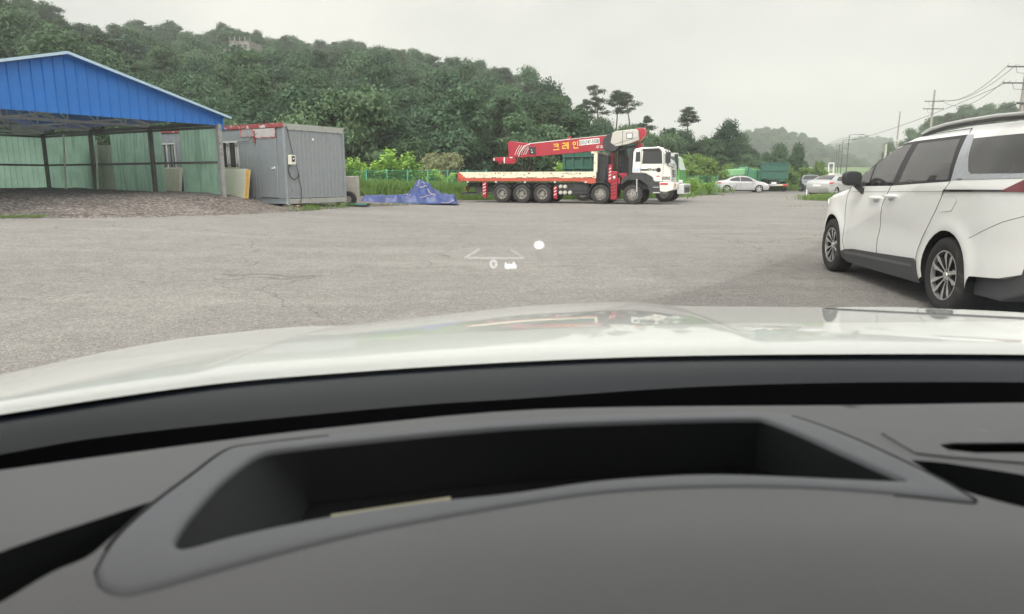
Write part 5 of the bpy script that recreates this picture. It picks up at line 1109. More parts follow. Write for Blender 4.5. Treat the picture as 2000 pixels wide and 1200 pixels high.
for sd in (-1, 1):
    MV.panel('window_surround', FR, 'black_plastic', mv, sd, .003, .05)
    MV.panel('front_window', [(3.05, 1.235), (3.09, 1.45), (2.94, 1.54), (2.79, 1.625), (2.60, 1.655), (2.43, 1.66), (2.44, 1.24)], 'tint', mv, sd, .006, .05)
    MV.panel('quarter_window', [(3.46, 1.225), (3.42, 1.29), (3.14, 1.44), (3.10, 1.235)], 'tint', mv, sd, .006, .05)
    MV.panel('rear_window', [(2.28, 1.245), (2.28, 1.66), (1.44, 1.665), (1.27, 1.275)], 'tint', mv, sd, .006, .05)
    MV.panel('silver_garnish', [(1.20, 1.27), (1.345, 1.70), (1.24, 1.695), (1.205, 1.665), (1.10, 1.49), (.96, 1.345), (.90, 1.325), (.16, 1.325), (.17, 1.29)], 'garnish', mv, sd, .006, .04)
    MV.panel('load_window', [(1.19, 1.655), (.26, 1.655), (.20, 1.50), (.22, 1.33), (.90, 1.33), (.965, 1.35), (1.09, 1.49)], 'tint', mv, sd, .007, .05)
    MV.panel('dark_strip', [(1.27, 1.182), (.30, 1.195), (.30, 1.178), (1.275, 1.160)], 'black_plastic', mv, sd, .006, .05)
    MV.panel('tail_lamp', [(.37, 1.18), (.16, 1.285), (.10, 1.27), (.06, 1.18)], 'tail_red', mv, sd, .012, .04)
    MV.panel('side_cladding', [(3.76, .235), (3.74, .33), (3.64, .365), (3.38, .395), (2.6, .425), (1.71, .465), (1.64, .44), (1.60, .28), (1.60, .22), (2.6, .205), (3.6, .20)], 'clad', mv, sd, .012, .05, lip=.02)
    MV.panel('cladding_step', [(3.70, .335), (3.36, .355), (2.6, .375), (1.74, .40), (1.72, .375), (2.6, .345), (3.62, .31)], mk('clad_light', (.16, .165, .175), .35, metal=.3), mv, sd, .019, .05, lip=.01)
    MV.seams('door_seams', [[(2.43, 1.22), (2.50, 1.14), (2.60, 1.0), (2.64, .84), (2.66, .6), (2.64, .42)], [(1.21, 1.26), (1.27, 1.16), (1.36, .98), (1.57, .70), (1.64, .55), (1.66, .44)], [(3.62, 1.2), (3.72, 1.05), (3.74, .8), (3.70, .45), (3.66, .37)], [(2.34, 1.755), (1.40, 1.76), (1.34, 1.71)], [(.90, 1.325), (.98, 1.34)]], 'black', mv, sd, .0035)
    MV.seams('panel_gaps', [[(.72, .76), (.55, .83), (.30, .93), (.06, 1.0)], [(3.72, 1.165), (3.95, 1.145), (4.25, 1.085), (4.6, 1.02), (4.85, .95)], [(1.27, 1.163), (2.5, 1.135), (3.6, 1.115)]], 'clad', mv, sd, .0022)
    MV.panel('fuel_flap' if sd < 0 else 'flap_panel', [(1.26, 1.11), (1.03, 1.115), (1.01, 1.08), (1.07, .985), (1.27, .965), (1.285, 1.0)], 'white_paint', mv, sd, .004, .04); MV.seams('flap_gap', [[(1.26, 1.11), (1.03, 1.115), (1.01, 1.08), (1.07, .985), (1.27, .965), (1.285, 1.0), (1.26, 1.11)]], 'clad', mv, sd, .0022)
    for (y0, y1, z) in ((2.94, 2.66, 1.055), (2.55, 2.25, 1.085)):
        mb = MB(); pts = [MV.P(sd, y0 + (y1 - y0) * k / 8, z + .012 * k / 8, .012 + .030 * math.sin(PI * k / 8) ** .4) for k in range(9)]; mb.tube(pts, [.014] + [.019] * 7 + [.014], 8); h_ = mb.build('door_handle', 'white_paint', mv, smooth=True)
        mb = MB(); yc = (y0 + y1) / 2; mb.add([MV.P(sd, yc + math.cos(2 * PI * k / 16) * .075, z - .015 + math.sin(2 * PI * k / 16) * .038, .003) for k in range(16)], [tuple(range(16))]); mb.build('handle_recess', 'garnish', h_)
    # roof rail
    rail = [(2.42, 1.775), (2.20, 1.81), (1.9, 1.835), (1.5, 1.845), (1.0, 1.845), (.6, 1.83), (.35, 1.80), (.22, 1.765)]
    mb = MB(); q = resample(rail, .12, closed=False); mb.tube([(sd * (MV.hw(p.x, 1.66) - .045 - .03), p.x, p.y) for p in q], [.008] + [.016] * (len(q) - 2) + [.008], 10); rl = mb.build('roof_rail', 'alloy', mv, smooth=True)
    mb = MB(); mb.tube([(sd * (MV.hw(p.x, 1.66) - .055 - .03), p.x, p.y - .034) for p in q], [.008] + [.018] * (len(q) - 2) + [.008], 8); mb.build('rail_base', 'black_plastic', rl, smooth=True)
    for ay in (1.11, 4.20): pass
wmv = wheel_meshes(.37, .235, .236, 'blade', 56)
for ay in (1.11, 4.20):
    for sd in (-1, 1):
        o = bpy.data.objects.new('wheel', None); COL.objects.link(o); o.parent = mv; o.location = (sd * .868, ay, .37); o.rotation_euler = (0, 0, -PI / 2 if sd < 0 else PI / 2)
        link('tyre', wmv[0], o); link('rim', wmv[1], o)
MV.strip('windscreen', 'tint', mv, 2.7, 3.62, 1.0, .86); MV.strip('tailgate_window', 'tint', mv, -.2, .3, 1.30, .82)
mb = MB(); mb.box(-.93, .93, .04, .30, .44, .62) ; mb = MB().prism([(.72, .44), (.62, .47), (.28, .54), (.06, .66), (-.02, .66), (.02, .36), (.30, .26), (.72, .25)], -.90, .90, 'x'); mb.build('rear_bumper', 'clad', mv, bevel=.02)
mb = MB().prism([(4.72, .22), (4.72, .34), (5.0, .36), (5.11, .42), (5.16, .50), (5.14, .30), (5.0, .20)], -.74, .74, 'x'); mb.build('front_bumper_lip', 'clad', mv, bevel=.01)
for sd in (-1, 1): MB().box(sd * .62 - .14, sd * .62 + .14, -.03, .0, .52, .57).build('reflector', 'lamp_red', mv)
MB().box(-.80, .80, .7, 4.6, .20, .32).build('underbody', 'black', mv)
MB().box(-.26, .26, .012, .03, .86, .98).build('number_plate', 'plate', mv)
for sd in (-1, 1): MV.panel('headlight', [(4.55, 1.0), (4.93, .90), (4.98, .82), (4.70, .86), (4.5, .93)], 'lamp_white', mv, sd, .006, .05)
# mirror pods
for sd in (-1, 1):
    mb = MB(); n = 14; rows = []
    for (yy, sx, sz, cx, cz) in ((3.35, .03, .04, 1.12, 1.285), (3.335, .08, .072, 1.125, 1.285), (3.29, .10, .088, 1.13, 1.285), (3.22, .106, .092, 1.13, 1.285), (3.17, .10, .086, 1.128, 1.285), (3.165, .09, .078, 1.128, 1.285)):
        rows.append([(sd * (cx + sx * math.copysign(abs(math.cos(2 * PI * k / n)) ** .7, math.cos(2 * PI * k / n))), yy, cz + sz * math.copysign(abs(math.sin(2 * PI * k / n)) ** .7, math.sin(2 * PI * k / n))) for k in range(n)])
    vs = [p for r_ in rows for p in r_]; mb.add(vs, [(i * n + k, i * n + (k + 1) % n, (i + 1) * n + (k + 1) % n, (i + 1) * n + k) for i in range(5) for k in range(n)] + [tuple(range(n))]); mb.add(rows[-1], [tuple(range(n))[::-1]])
    mb.bar((sd * 1.08, 3.25, 1.22), (sd * .96, 3.24, 1.11), .08, .055); mr2 = mb.build('wing_mirror', 'black_plastic', mv, smooth=True, sharp=50)
    mb = MB(); mb.box(sd * 1.128 - .08, sd * 1.128 + .08, 3.158, 3.163, 1.22, 1.35); mb.build('mirror_glass', 'glass_dark', mr2)

# ---- simple saloon builder
def saloon(name, label, loc, hd, paint, kind='coupe', plate=True):
    if kind == 'coupe':
        C_ = Car(4.75, .91, top=[(.12, .98), (.5, 1.05), (.95, 1.13), (1.35, 1.32), (1.75, 1.42), (2.3, 1.455), (2.8, 1.41), (3.2, 1.25), (3.6, 1.03), (3.9, .95), (4.3, .88), (4.6, .75)], bottom=[(.15, .30), (1.0, .24), (3.7, .22), (4.6, .24)], rear=[(.03, .85), (.0, .62), (.06, .42)], front=[(4.72, .36), (4.75, .52), (4.70, .66)], arches=[(.98, .33, .36), (3.80, .33, .36)], belt=.92, tumble=.24, crown=.05, nose=.28, tail=.16, roofz=1.42)
        win = [(3.48, .98), (3.22, 1.13), (2.85, 1.32), (2.3, 1.385), (1.8, 1.36), (1.38, 1.24), (1.12, 1.08), (1.4, 1.02), (2.4, .98)]; ws = (2.85, 3.55, .95); rw = (.55, 1.6, 1.02); lamp = [(.42, .93), (.10, .92), (.08, .80), (.5, .83)]; hl = [(4.15, .86), (4.58, .72), (4.60, .62), (4.30, .68)]; tail = 'lamp_red'; pil = 2.15
    elif kind == 'sedan':
        C_ = Car(4.87, .925, top=[(.10, 1.08), (.35, 1.13), (.8, 1.15), (1.15, 1.28), (1.6, 1.42), (2.2, 1.475), (2.8, 1.45), (3.2, 1.32), (3.65, 1.09), (4.0, 1.02), (4.4, .93), (4.68, .80)], bottom=[(.15, .30), (1.0, .24), (3.8, .22), (4.7, .24)], rear=[(.02, .95), (.0, .62), (.08, .40)], front=[(4.83, .36), (4.87, .52), (4.82, .70)], arches=[(1.03, .33, .36), (3.88, .33, .36)], belt=.97, tumble=.24, crown=.05, nose=.28, tail=.13, roofz=1.45)
        win = [(3.55, 1.03), (3.25, 1.20), (2.85, 1.37), (2.25, 1.41), (1.65, 1.36), (1.22, 1.20), (1.10, 1.10), (2.4, 1.03)]; ws = (2.9, 3.65, 1.0); rw = (.72, 1.7, 1.1); lamp = [(.62, 1.0), (.10, .99), (.06, .87), (.45, .90)]; hl = [(4.2, .88), (4.66, .76), (4.7, .66), (4.4, .70)]; tail = 'lamp_red'; pil = 2.2
    else:   # hatch / small suv
        C_ = Car(4.35, .90, top=[(.10, 1.1), (.22, 1.38), (.5, 1.52), (1.3, 1.57), (2.1, 1.55), (2.6, 1.44), (3.15, 1.10), (3.5, 1.03), (3.9, .96), (4.15, .85)], bottom=[(.15, .32), (.9, .26), (3.4, .25), (4.2, .26)], rear=[(.03, .9), (.0, .65), (.06, .42)], front=[(4.3, .38), (4.35, .55), (4.30, .74)], arches=[(.82, .34, .37), (3.45, .34, .37)], belt=1.0, tumble=.18, crown=.05, nose=.26, tail=.10, roofz=1.55)
        win = [(3.05, 1.06), (2.75, 1.24), (2.45, 1.42), (2.0, 1.49), (.9, 1.49), (.5, 1.40), (.5, 1.12), (1.8, 1.06)]; ws = (2.2, 3.15, 1.02); rw = (.0, .5, 1.12); lamp = [(.4, 1.05), (.06, 1.03), (.04, .85), (.3, .87)]; hl = [(3.75, .95), (4.18, .84), (4.22, .74), (3.9, .78)]; tail = 'lamp_red'; pil = 1.85
    h = Vector((hd[0], hd[1], 0)).normalized(); o = empty(name, Vector((loc[0], loc[1], 0)) - h * C_.L / 2, math.atan2(-h.x, h.y), label, 'car')
    C_.body('body', paint, o, step=.085); arc_liner(C_, o)
    for sd in (-1, 1):
        C_.panel('side_window', win, 'glass_dark', o, sd, .006, .07); C_.panel('tail_lamp', lamp, tail, o, sd, .008, .07); C_.panel('headlight', hl, 'lamp_white', o, sd, .008, .07)
        C_.seams('door_seams', [[(pil, 1.0), (pil + .02, .3)], [(pil - 1.0, .95), (pil - .92, .6), (pil - .78, .42)], [(3.45 if kind != 'hatch' else 3.0, .98), (3.4 if kind != 'hatch' else 2.95, .32)]], 'black', o, sd, .006); C_.seams('pillar', [[(pil, .98), (pil - .03, C_.topz(pil) - .06)]], paint, o, sd, .02)
        mb = MB(); mb.box(sd * (C_.W - .02) - .0, sd * (C_.W + .19), pil + 1.0, pil + 1.12, C_.belt + .04, C_.belt + .19); mb.build('wing_mirror', paint, o, bevel=.03)
        mb = MB(); 
        for yy in (pil + .2, pil - .75): mb.tube([C_.P(sd, yy, C_.belt - .12, .02), C_.P(sd, yy - .2, C_.belt - .12, .02)], .012, 6)
        mb.build('door_handle', paint, o)
    C_.strip('windscreen', 'glass_dark', o, ws[0], ws[1], ws[2], .84); C_.strip('rear_window', 'glass_dark', o, rw[0], rw[1], rw[2], .80)
    for yy in (C_.arches[0][0], C_.arches[1][0]):
        for sd in (-1, 1):
            w_ = bpy.data.objects.new('wheel', None); COL.objects.link(w_); w_.parent = o; w_.location = (sd * (C_.W - .12), yy, .325); w_.rotation_euler = (0, 0, -PI / 2 if sd < 0 else PI / 2); link('tyre', WS[0], w_); link('rim', WS[1], w_)
    MB().box(-.26, .26, -C_.crown - .012, .03, .72, .84).build('number_plate', 'plate', o); MB().box(-.26, .26, C_.L, C_.L + C_.crown + .012, .44, .56).build('number_plate', 'plate', o)
    MB().box(-.55, .55, C_.L - .02, C_.L + C_.crown - .008, .40, .70).build('grille', 'black_plastic', o); MB().box(-.7, .7, .3, C_.L - .4, .2, .34).build('underbody', 'black', o)
    return o
WS = wheel_meshes(.325, .215, .235, 'five', 28)
c1 = aty(1446, 375, 63); saloon('silver_coupe', 'silver coupe seen from its right side in front of the green compactor container', (c1.x, 63), (1, -.10), 'silver_paint', 'coupe')
c2 = aty(1581, 373, 68); saloon('navy_hatchback', 'dark navy hatchback facing the yard left of the silver sedan', (c2.x, 68), (-.35, -1), 'navy_paint', 'hatch')
c3 = aty(1621, 381, 49.5); saloon('silver_sedan', 'silver sedan seen from behind with red tail lamps beside the minivan mirror', (aty(1599, 381, 48.3).x + 1.75, 50), (.92, .78), 'silver_paint', 'sedan')
c4 = aty(1640, 372, 62); saloon('silver_hatchback', 'silver car mostly hidden behind the silver sedan, only its roof showing', (c4.x, 62), (.5, 1), 'silver_paint', 'hatch')
MB().box(-.03, .03, -.03, .03, 0, .5).build('marker_post', 'white').location = (aty(1575, 380, 48).x, 48, 0); tag(bpy.data.objects['marker_post'], 'short white marker post in the weeds at the rear corner of the silver sedan', 'post')

# ---- green compactor container and dark green tipper at the far end
cx_ = aty(1449, 372, 70).x; cp = empty('compactor_container', (cx_, 70, 0), R(4), 'rounded two tone green waste compactor container behind the silver coupe', 'waste container')
out = [(-1.75, .35), (-1.75, 1.5), (-1.45, 2.15), (-.2, 2.22), (-.2, .35)]; MB().prism(out, -1.1, 1.1).build('pale_hopper', 'pack_pale', cp, bevel=.12)
out = [(-.15, .35), (-.15, 2.0), (-.05, 2.4), (.25, 2.35), (.5, 2.18), (1.55, 2.1), (1.85, 1.7), (1.9, .35)]; MB().prism(out, -1.1, 1.1).build('dark_body', 'pack_green', cp, bevel=.10)
mb = MB(); mb.bar((-1.5, -1.05, 2.2), (-1.1, -1.05, 2.45), .06); mb.bar((-.2, -1.12, .4), (.1, -1.12, 2.4), .09); mb.bar((1.0, -1.12, .4), (1.0, -1.12, 2.1), .08); mb.bar((-1.7, -1.12, 1.5), (-.2, -1.12, 1.6), .05); mb.build('frame', 'bin_green', cp)
for x in (-1.3, 1.3): MB().lathe([(0, -.08), (.17, -.08), (.17, .08), (0, .08)], 14, 'y', (x, -1.0, .17)).build('roller', 'dark_metal', cp)
tx = aty(1511, 372, 66).x; tp2 = empty('tipper_truck', (tx, 66, 0), R(-19), 'dark green tipper truck seen from behind at the far end of the yard', 'truck')
mb = MB(); mb.box(-1.22, 1.22, 0, .08, 1.22, 2.72); mb.box(-1.22, -1.14, 0, 5.5, 1.22, 2.72); mb.box(1.14, 1.22, 0, 5.5, 1.22, 2.72); mb.box(-1.2, 1.2, 0, 5.5, 1.16, 1.24)
for i in range(5): mb.box(-1.20 + i * .58, -1.12 + i * .58, -.06, 0, 1.22, 2.7)
for z in (1.22, 1.95, 2.62): mb.box(-1.25, 1.25, -.08, -.0, z, z + .1)
for i in range(8): mb.box(-1.28, -1.22, .1 + i * .7, .2 + i * .7, 1.22, 2.7)
mb.build('tipping_body', 'bin_green', tp2)
MB().box(-.45, .45, .2, 7.3, .75, 1.12).build('chassis', 'dark_metal', tp2); MB().prism([(5.7, .8), (5.7, 2.5), (7.0, 2.5), (7.5, 1.7), (7.5, .6)], -1.15, 1.15, 'x').build('cab', 'pack_green', tp2, bevel=.06)
mb = MB(); mb.box(-1.2, 1.2, -.02, .06, .55, .72); mb.build('rear_bar', 'pale_steel', tp2)
for sd in (-1, 1): MB().box(sd * 1.02 - .22, sd * 1.02 + .22, -.05, -.02, .56, .70).build('tail_lamp', 'lamp_red', tp2); MB().box(sd * .62 - .08, sd * .62 + .08, -.05, -.02, .58, .68).build('indicator', 'yellow', tp2)
MB().box(-.25, .2, -.06, -.03, .72, .9).build('number_plate', 'plate', tp2)
wt2 = [(sd * .95, yy) for sd in (-1, 1) for yy in (1.1, 2.3, 6.3)]
for x, yy in wt2:
    w_ = bpy.data.objects.new('wheel', None); COL.objects.link(w_); w_.parent = tp2; w_.location = (x, yy, .485); w_.rotation_euler = (0, 0, PI / 2 if x > 0 else -PI / 2); link('tyre', wt_r[0], w_); link('rim', wt_r[1], w_)

# ------------------------------------------------------------------ street lamps, utility poles, wires, far structures
LT = [(1659, 264, 118, 'the nearest'), (1647, 274, 136, 'second'), (1640, 282, 155, 'third'), (1635, 291, 178, 'fourth'), (1631, 298, 203, 'fifth'), (1627, 304, 232, 'sixth'), (1624, 309, 262, 'seventh')]
for i, (px, pt, Y, l) in enumerate(LT):
    c = aty(px, pt, Y); o = empty('street_lamp', (c.x, Y, -.3), 0, f'tall grey single arm street lamp, {l} of the row beyond the parked cars', 'street lamp', 'street lamps along the road')
    H = c.z + .3; MB().tube([(0, 0, 0), (0, 0, H)], [.11, .055], 8).build('pole', 'galv', o); MB().tube([(0, 0, H - .05), (.8, 0, H + .12), (2.0, -.1, H + .08)], .035, 6).build('arm', 'galv', o); MB().box(1.7, 2.5, -.17, .0, H + .02, H + .13).build('lamp_head', 'galv', o, bevel=.03)
def upole(px, ptop, Y, zb, label, arms, wd=1.0, r=.16):
    t = aty(px, ptop, Y); o = empty('utility_pole', (t.x, Y, zb), 0, label, 'utility pole'); H = t.z - zb
    MB().tube([(0, 0, -.5), (0, 0, H)], [r * 1.1, r * .62], 12).build('pole', 'pole_con', o, smooth=True)
    for (dz, L, R_) in arms:
        a = MB().bar((-L, -.1, H - dz), (R_, -.1, H - dz), .10, .10).build('crossarm', 'galv', o); a2 = []
        for x in (-L + .05, -L * .45, R_ * .45, R_ - .05): ins = MB().lathe([(0, H - dz + .05), (.045, H - dz + .06), (.03, H - dz + .12), (.06, H - dz + .16), (.03, H - dz + .2), (.05, H - dz + .24), (0, H - dz + .28)], 8, 'z', (x, -.1, 0)).build('insulator', 'tan_box', a)
        MB().tube([(-L * .6, -.1, H - dz), (-L * .5, -.1, H - dz - .45), (0, -.1, H - dz - .5)], .015, 5).build('jumper_wire', 'wire_black', a)
    return o, t
pA, tA = upole(1826, 176, 87, 2, 'concrete utility pole with two crossarms standing before the dark hill', [(1.35, 1.15, 1.15), (2.25, 1.25, 1.25)], r=.17)
pB, tB = upole(2013, 80, 55, 0, 'near concrete utility pole cut by the right edge of the picture', [(1.9, 1.55, 1.2), (3.1, 1.75, 1.2)], r=.20)
MB().tube([(-.5, -.15, tB.z - 4.6), (.2, -.15, tB.z - 4.6)], .09, 8).build('band', 'galv', pB)
pC = aty(1757, 218, 110); o = empty('utility_pole', (pC.x, 110, 0), 0, 'thin bare pole wrapped with pale creeper netting left of the hill edge', 'utility pole'); MB().tube([(0, 0, 0), (.1, 0, pC.z)], [.17, .10], 8).build('pole', 'pole_con', o)
mb = MB(); rnd = random.Random(3)
for i in range(60): a = rnd.uniform(0, 6.28); z = rnd.uniform(3.0, 7.3); mb.tube([(.05 + math.cos(a) * .2, math.sin(a) * .2, z), (.05 + math.cos(a + 1) * .4, math.sin(a + 1) * .3, z + rnd.uniform(-.5, .5)), (.05 + math.cos(a + 2) * .2, math.sin(a + 2) * .2, z + rnd.uniform(-.4, .4))], .03, 4)
mb.build('netting', 'white', o)
c = aty(1731, 282, 120); o = MB().tube([(0, 0, 0), (0, 0, c.z)], [.22, .18], 8).build('utility_pole', 'cream'); o.location = (c.x, 120, 0); tag(o, 'short pale concrete pole at the foot of the right hill above the minivan windscreen', 'utility pole')
def wire(p0, p1, sag, label, r=.022):
    p0 = Vector(p0); p1 = Vector(p1); pts = [p0.lerp(p1, k / 24) - Vector((0, 0, sag * 4 * (k / 24) * (1 - k / 24))) for k in range(25)]
    o = MB().tube([p - p0 for p in pts], r, 5).build('power_line', 'galv'); o.location = p0; tag(o, label, 'power line', 'power lines between the two poles')
AZ = lambda pt, x, dz, Y: (pt.x + x, Y, pt.z - dz)
wire(AZ(tB, -1.5, 1.75, 54.9), AZ(tA, 1.1, 1.2, 86.9), .9, 'topmost left power line between the near and the farther pole'); wire(AZ(tB, -.9, 1.75, 54.9), AZ(tA, .6, 1.2, 86.9), 1.0, 'topmost right power line between the near and the farther pole')
wire(AZ(tB, -1.7, 2.95, 54.9), AZ(tA, 1.2, 1.4, 86.9), 1.1, 'middle power line leaving the lower crossarm of the near pole'); wire(AZ(tB, -1.2, 2.95, 54.9), (tA.x - 3, 110, tA.z - 5.6), .8, 'power line dropping steeply from the lower crossarm towards the dark hill')
wire(AZ(tB, -.2, 4.5, 54.9), (tA.x + 1, 100, tA.z - 5.8), .7, 'low communication cable on the near pole, upper one'); wire(AZ(tB, -.2, 5.0, 54.9), (tA.x + 2.5, 100, tA.z - 6.2), .7, 'low communication cable on the near pole, lower one')
# goal-like white gate frame, cream building, dark fence strip
Y = 105; x0 = aty(1618, 330, Y).x; x1 = aty(1628, 330, Y).x; zt = aty(1620, 319, Y).z
mb = MB(); mb.bar((0, 0, 0), (0, 0, zt), .12); mb.bar((x1 - x0, 0, 0), (x1 - x0, 0, zt), .12); mb.bar((0, 0, zt), (x1 - x0, 0, zt), .16); mb.bar((.0, 0, zt * .7), (x1 - x0, 0, zt * .7), .05); o = mb.build('gate_frame', 'white'); o.location = (x0, Y, 0); tag(o, 'tall white gate frame at the foot of the street lamps', 'gate')
Y = 112; xa = aty(1622, 345, Y).x; xb = aty(1655, 345, Y).x; bl = empty('low_building', (xa, Y, -.2), 0, 'low cream building with a sloping roof among the street lamps', 'building'); W_ = xb - xa
MB().prism([(0, 0), (0, 1.6), (W_ * .35, 2.25), (W_ * .55, 2.2), (W_, .9), (W_, 0)], 0, 5).build('wall', 'panel_cream', bl); mb = MB(); mb.bar((0, -.1, 1.62), (W_ * .35, -.1, 2.3), .12); mb.bar((W_ * .35, -.1, 2.3), (W_, -.1, .95), .12); mb.build('roof_edge', 'pale_steel', bl); MB().box(W_ * .2, W_ * .3, -.05, .0, .3, 1.3).build('door', 'clad', bl)
Y = 130; xa = aty(1655, 345, Y).x; o = MB().box(0, 22, 0, .2, 0, 1.6).build('green_screen_fence', 'fence_green'); o.location = (xa, Y, -.1); tag(o, 'plain green screen fence below the field behind the minivan mirror', 'fence')
# concrete building on the hill
YB = on_hill(470, 118, 5.5) - 4; p0 = aty(418, 108, YB); cb = empty('hilltop_building', (p0.x, YB, p0.z - 1.2), R(-8), 'unfinished pale concrete building half hidden in the trees of the hill', 'building'); kb = YB / 178; cb.scale = (kb, kb, kb)
MB().box(4.2, 9.6, 0, 6, -6, 4.7).build('wall', 'old_concrete', cb); MB().box(0, 4.2, .6, 6, -6, 3.0).build('wall', 'old_concrete', cb)
for x in (4.3, 5.5, 6.8, 8.2, 9.4): MB().box(x, x + .22, .2, .42, 4.7, 5.7).build('pillar', 'old_concrete', cb)
mb = MB()
for x in (4.9, 6.5, 8.1): mb = MB(); mb.box(x, x + .8, -.02, .02, 3.0, 3.9); mb.build('window', 'clad', cb)

# ------------------------------------------------------------------ the car the photo is taken from: hood, windscreen, dashboard
car = empty('white_car', (0.42, 0.0, 0.0), 0, 'white car the photo was taken from, its hood and grey dashboard filling the foreground', 'car')
OX = Vector((0.42, 0, 0))
def own(mb, name, mat, par=None, **k):
    mb.v = [(p[0] - OX.x, p[1], p[2]) for p in mb.v]; return mb.build(name, mat, par or car, **k)
def curve(tab, px):      # smooth interpolation (monotone-ish catmull)
    xs = [t[0] for t in tab]; i = max(0, min(len(tab) - 2, next((k for k in range(len(tab) - 1) if px <= xs[k + 1]), len(tab) - 2)))
    p0 = tab[max(0, i - 1)]; p1 = tab[i]; p2 = tab[i + 1]; p3 = tab[min(len(tab) - 1, i + 2)]; h = p2[0] - p1[0]; t = (px - p1[0]) / h
    m1 = (p2[1] - p0[1]) / (p2[0] - p0[0]) * h; m2 = (p3[1] - p1[1]) / (p3[0] - p1[0]) * h
    return (2 * t**3 - 3 * t**2 + 1) * p1[1] + (t**3 - 2 * t**2 + t) * m1 + (-2 * t**3 + 3 * t**2) * p2[1] + (t**3 - t**2) * m2
HREAR = [(-400, 862), (-150, 816), (0, 790), (400, 735), (700, 710), (1000, 692), (1300, 681), (1700, 677), (2000, 678), (2300, 684), (2600, 694)]
HFRONT = [(-400, 830), (-150, 775), (0, 733), (300, 670), (500, 645), (600, 637.5), (665, 636), (760, 626), (1000, 600), (1120, 593), (1250, 590), (1320, 597), (1450, 599), (1600, 600), (1750, 600), (2000, 611), (2300, 630), (2600, 660)]
ZR, ZF = 1.08, 1.0
CL0, CL1 = atz(665, 637, 1.0), atz(330, 740, 1.08)      # left crease
CR0, CR1 = atz(1315, 597, 1.0), atz(1520, 675, 1.08)    # right crease
def crease_x(a, b, y): return a.x + (b.x - a.x) * (y - a.y) / (b.y - a.y)
def hoodP(px, t):
    r = atz(px, curve(HREAR, px), ZR); f = atz(px, curve(HFRONT, px), ZF); p = r.lerp(f, min(t, 1)); p.z = ZR + (ZF - ZR) * (min(t, 1) ** 1.25)
    k = math.sin(PI * min(1, t)) ** .7 if 0 < t < 1 else 0
    xl = crease_x(CL0, CL1, p.y); xr = crease_x(CR0, CR1, p.y)
    p.z += .010 * k * (sstep((p.x - xl) / .035) * sstep((xr - p.x) / .035)) - .004 * k
    if t < .04: p.z -= .010 * (1 - t / .04) ** 2
    if t > 1:
        q = t - 1; d = (f - Vector((0, 0, f.z)) - Vector((0, 0, 0))).normalized(); p += Vector((0, 1, 0)) * (.30 * (1 - math.exp(-q * 2.2))); p.z -= .10 * q + 1.1 * q * q
    return p
mb = MB(); NX, ts = 260, [0, .01, .02, .04] + [.04 + .96 * (k + 1) / 44 for k in range(44)] + [1.03, 1.07, 1.12, 1.18, 1.25, 1.33, 1.42, 1.52, 1.64, 1.76]
vs = [tuple(hoodP(-400 + 3000 * i / (NX - 1), t)) for t in ts for i in range(NX)]
mb.add(vs, [(j * NX + i, j * NX + i + 1, (j + 1) * NX + i + 1, (j + 1) * NX + i) for j in range(len(ts) - 1) for i in range(NX - 1)]); hood = own(mb, 'hood', 'hood_paint', smooth=True, sharp=70)
# shut line between hood and right wing
mb = MB(); pts = []
for i in range(24):
    px = 1612 + 620 * i / 23; py = 604 + 30 * (i / 23) ** 1.0; z = 1.0; best = None
    lo, hi = 0.0, 1.0
    for _ in range(30):      # find t on the hood whose projection has this py
        t = (lo + hi) / 2; p = hoodP(px, t); u = p - Vector((0, 0, CAMH)); f_ = u.y * math.cos(PITCH) - u.z * math.sin(PITCH); up = u.y * math.sin(PITCH) + u.z * math.cos(PITCH); y_ = 600 - FPX * up / f_
        if y_ > py: lo = t
        else: hi = t
    pts.append(hoodP(px, (lo + hi) / 2) + Vector((0, 0, .0005)))
mb.tube(pts, .0022, 5); o = own(mb, 'shut_line', 'clad', hood)
# front face and wings so the car body reads from the side
mb = MB(); rows = []
for z, yy in ((.78, 1.98), (.6, 2.02), (.4, 2.04), (.25, 1.98)): rows.append([(x, yy - .30 * abs((x - .42) / 1.0) ** 2.4, z) for x in [-.56 + 1.96 * k / 20 for k in range(21)]])
vs = [p for r_ in rows for p in r_]; mb.add(vs, [(j * 21 + i, j * 21 + i + 1, (j + 1) * 21 + i + 1, (j + 1) * 21 + i) for j in range(3) for i in range(20)]); own(mb, 'front_bumper', 'hood_paint', smooth=True)

# dark apron below the glass, then the deep trough
GREY = [(-400, 965), (-150, 914), (0, 888), (187, 856), (501, 821), (827, 791), (1000, 780), (1341, 757), (1640, 748), (2000, 747), (2300, 752), (2600, 760)]
DFRONT = [(-400, 985), (-150, 942), (0, 917), (464, 859), (760, 829), (1000, 808), (1250, 798), (1540, 792), (2000, 788), (2300, 790), (2600, 796)]
mb = MB(); NX = 160; rows = []
def apr(px, v):
    a = atz(px, curve(HREAR, px) - 1, 1.066); b = atz(px, curve(GREY, px), 1.052); p = a.lerp(b, v); p.z += .006 * math.sin(PI * v) ; return p
vs, fs = grid(NX, 14, lambda u, v: tuple(apr(-400 + 3000 * u, v))); own(MB().add(vs, fs), 'windscreen_apron', 'frit', smooth=True)
def tro(px, k):
    b = atz(px, curve(GREY, px), 1.052); d = atz(px, curve(DFRONT, px), 1.09)
    return [b, b + Vector((0, 0, -.10)), Vector((d.x, d.y - .0, .952)), Vector((d.x, d.y - .03, .952))][k]
vs = [tuple(tro(-400 + 3000 * i / 99, k)) for k in range(4) for i in range(100)]; own(MB().add(vs, [(j * 100 + i, j * 100 + i + 1, (j + 1) * 100 + i + 1, (j + 1) * 100 + i) for j in range(3) for i in range(99)]), 'defroster_trough', 'trough')
mb = MB(); mb.box(-.55, 1.35, .60, .95, .60, .94); own(mb, 'bulkhead', 'trough')

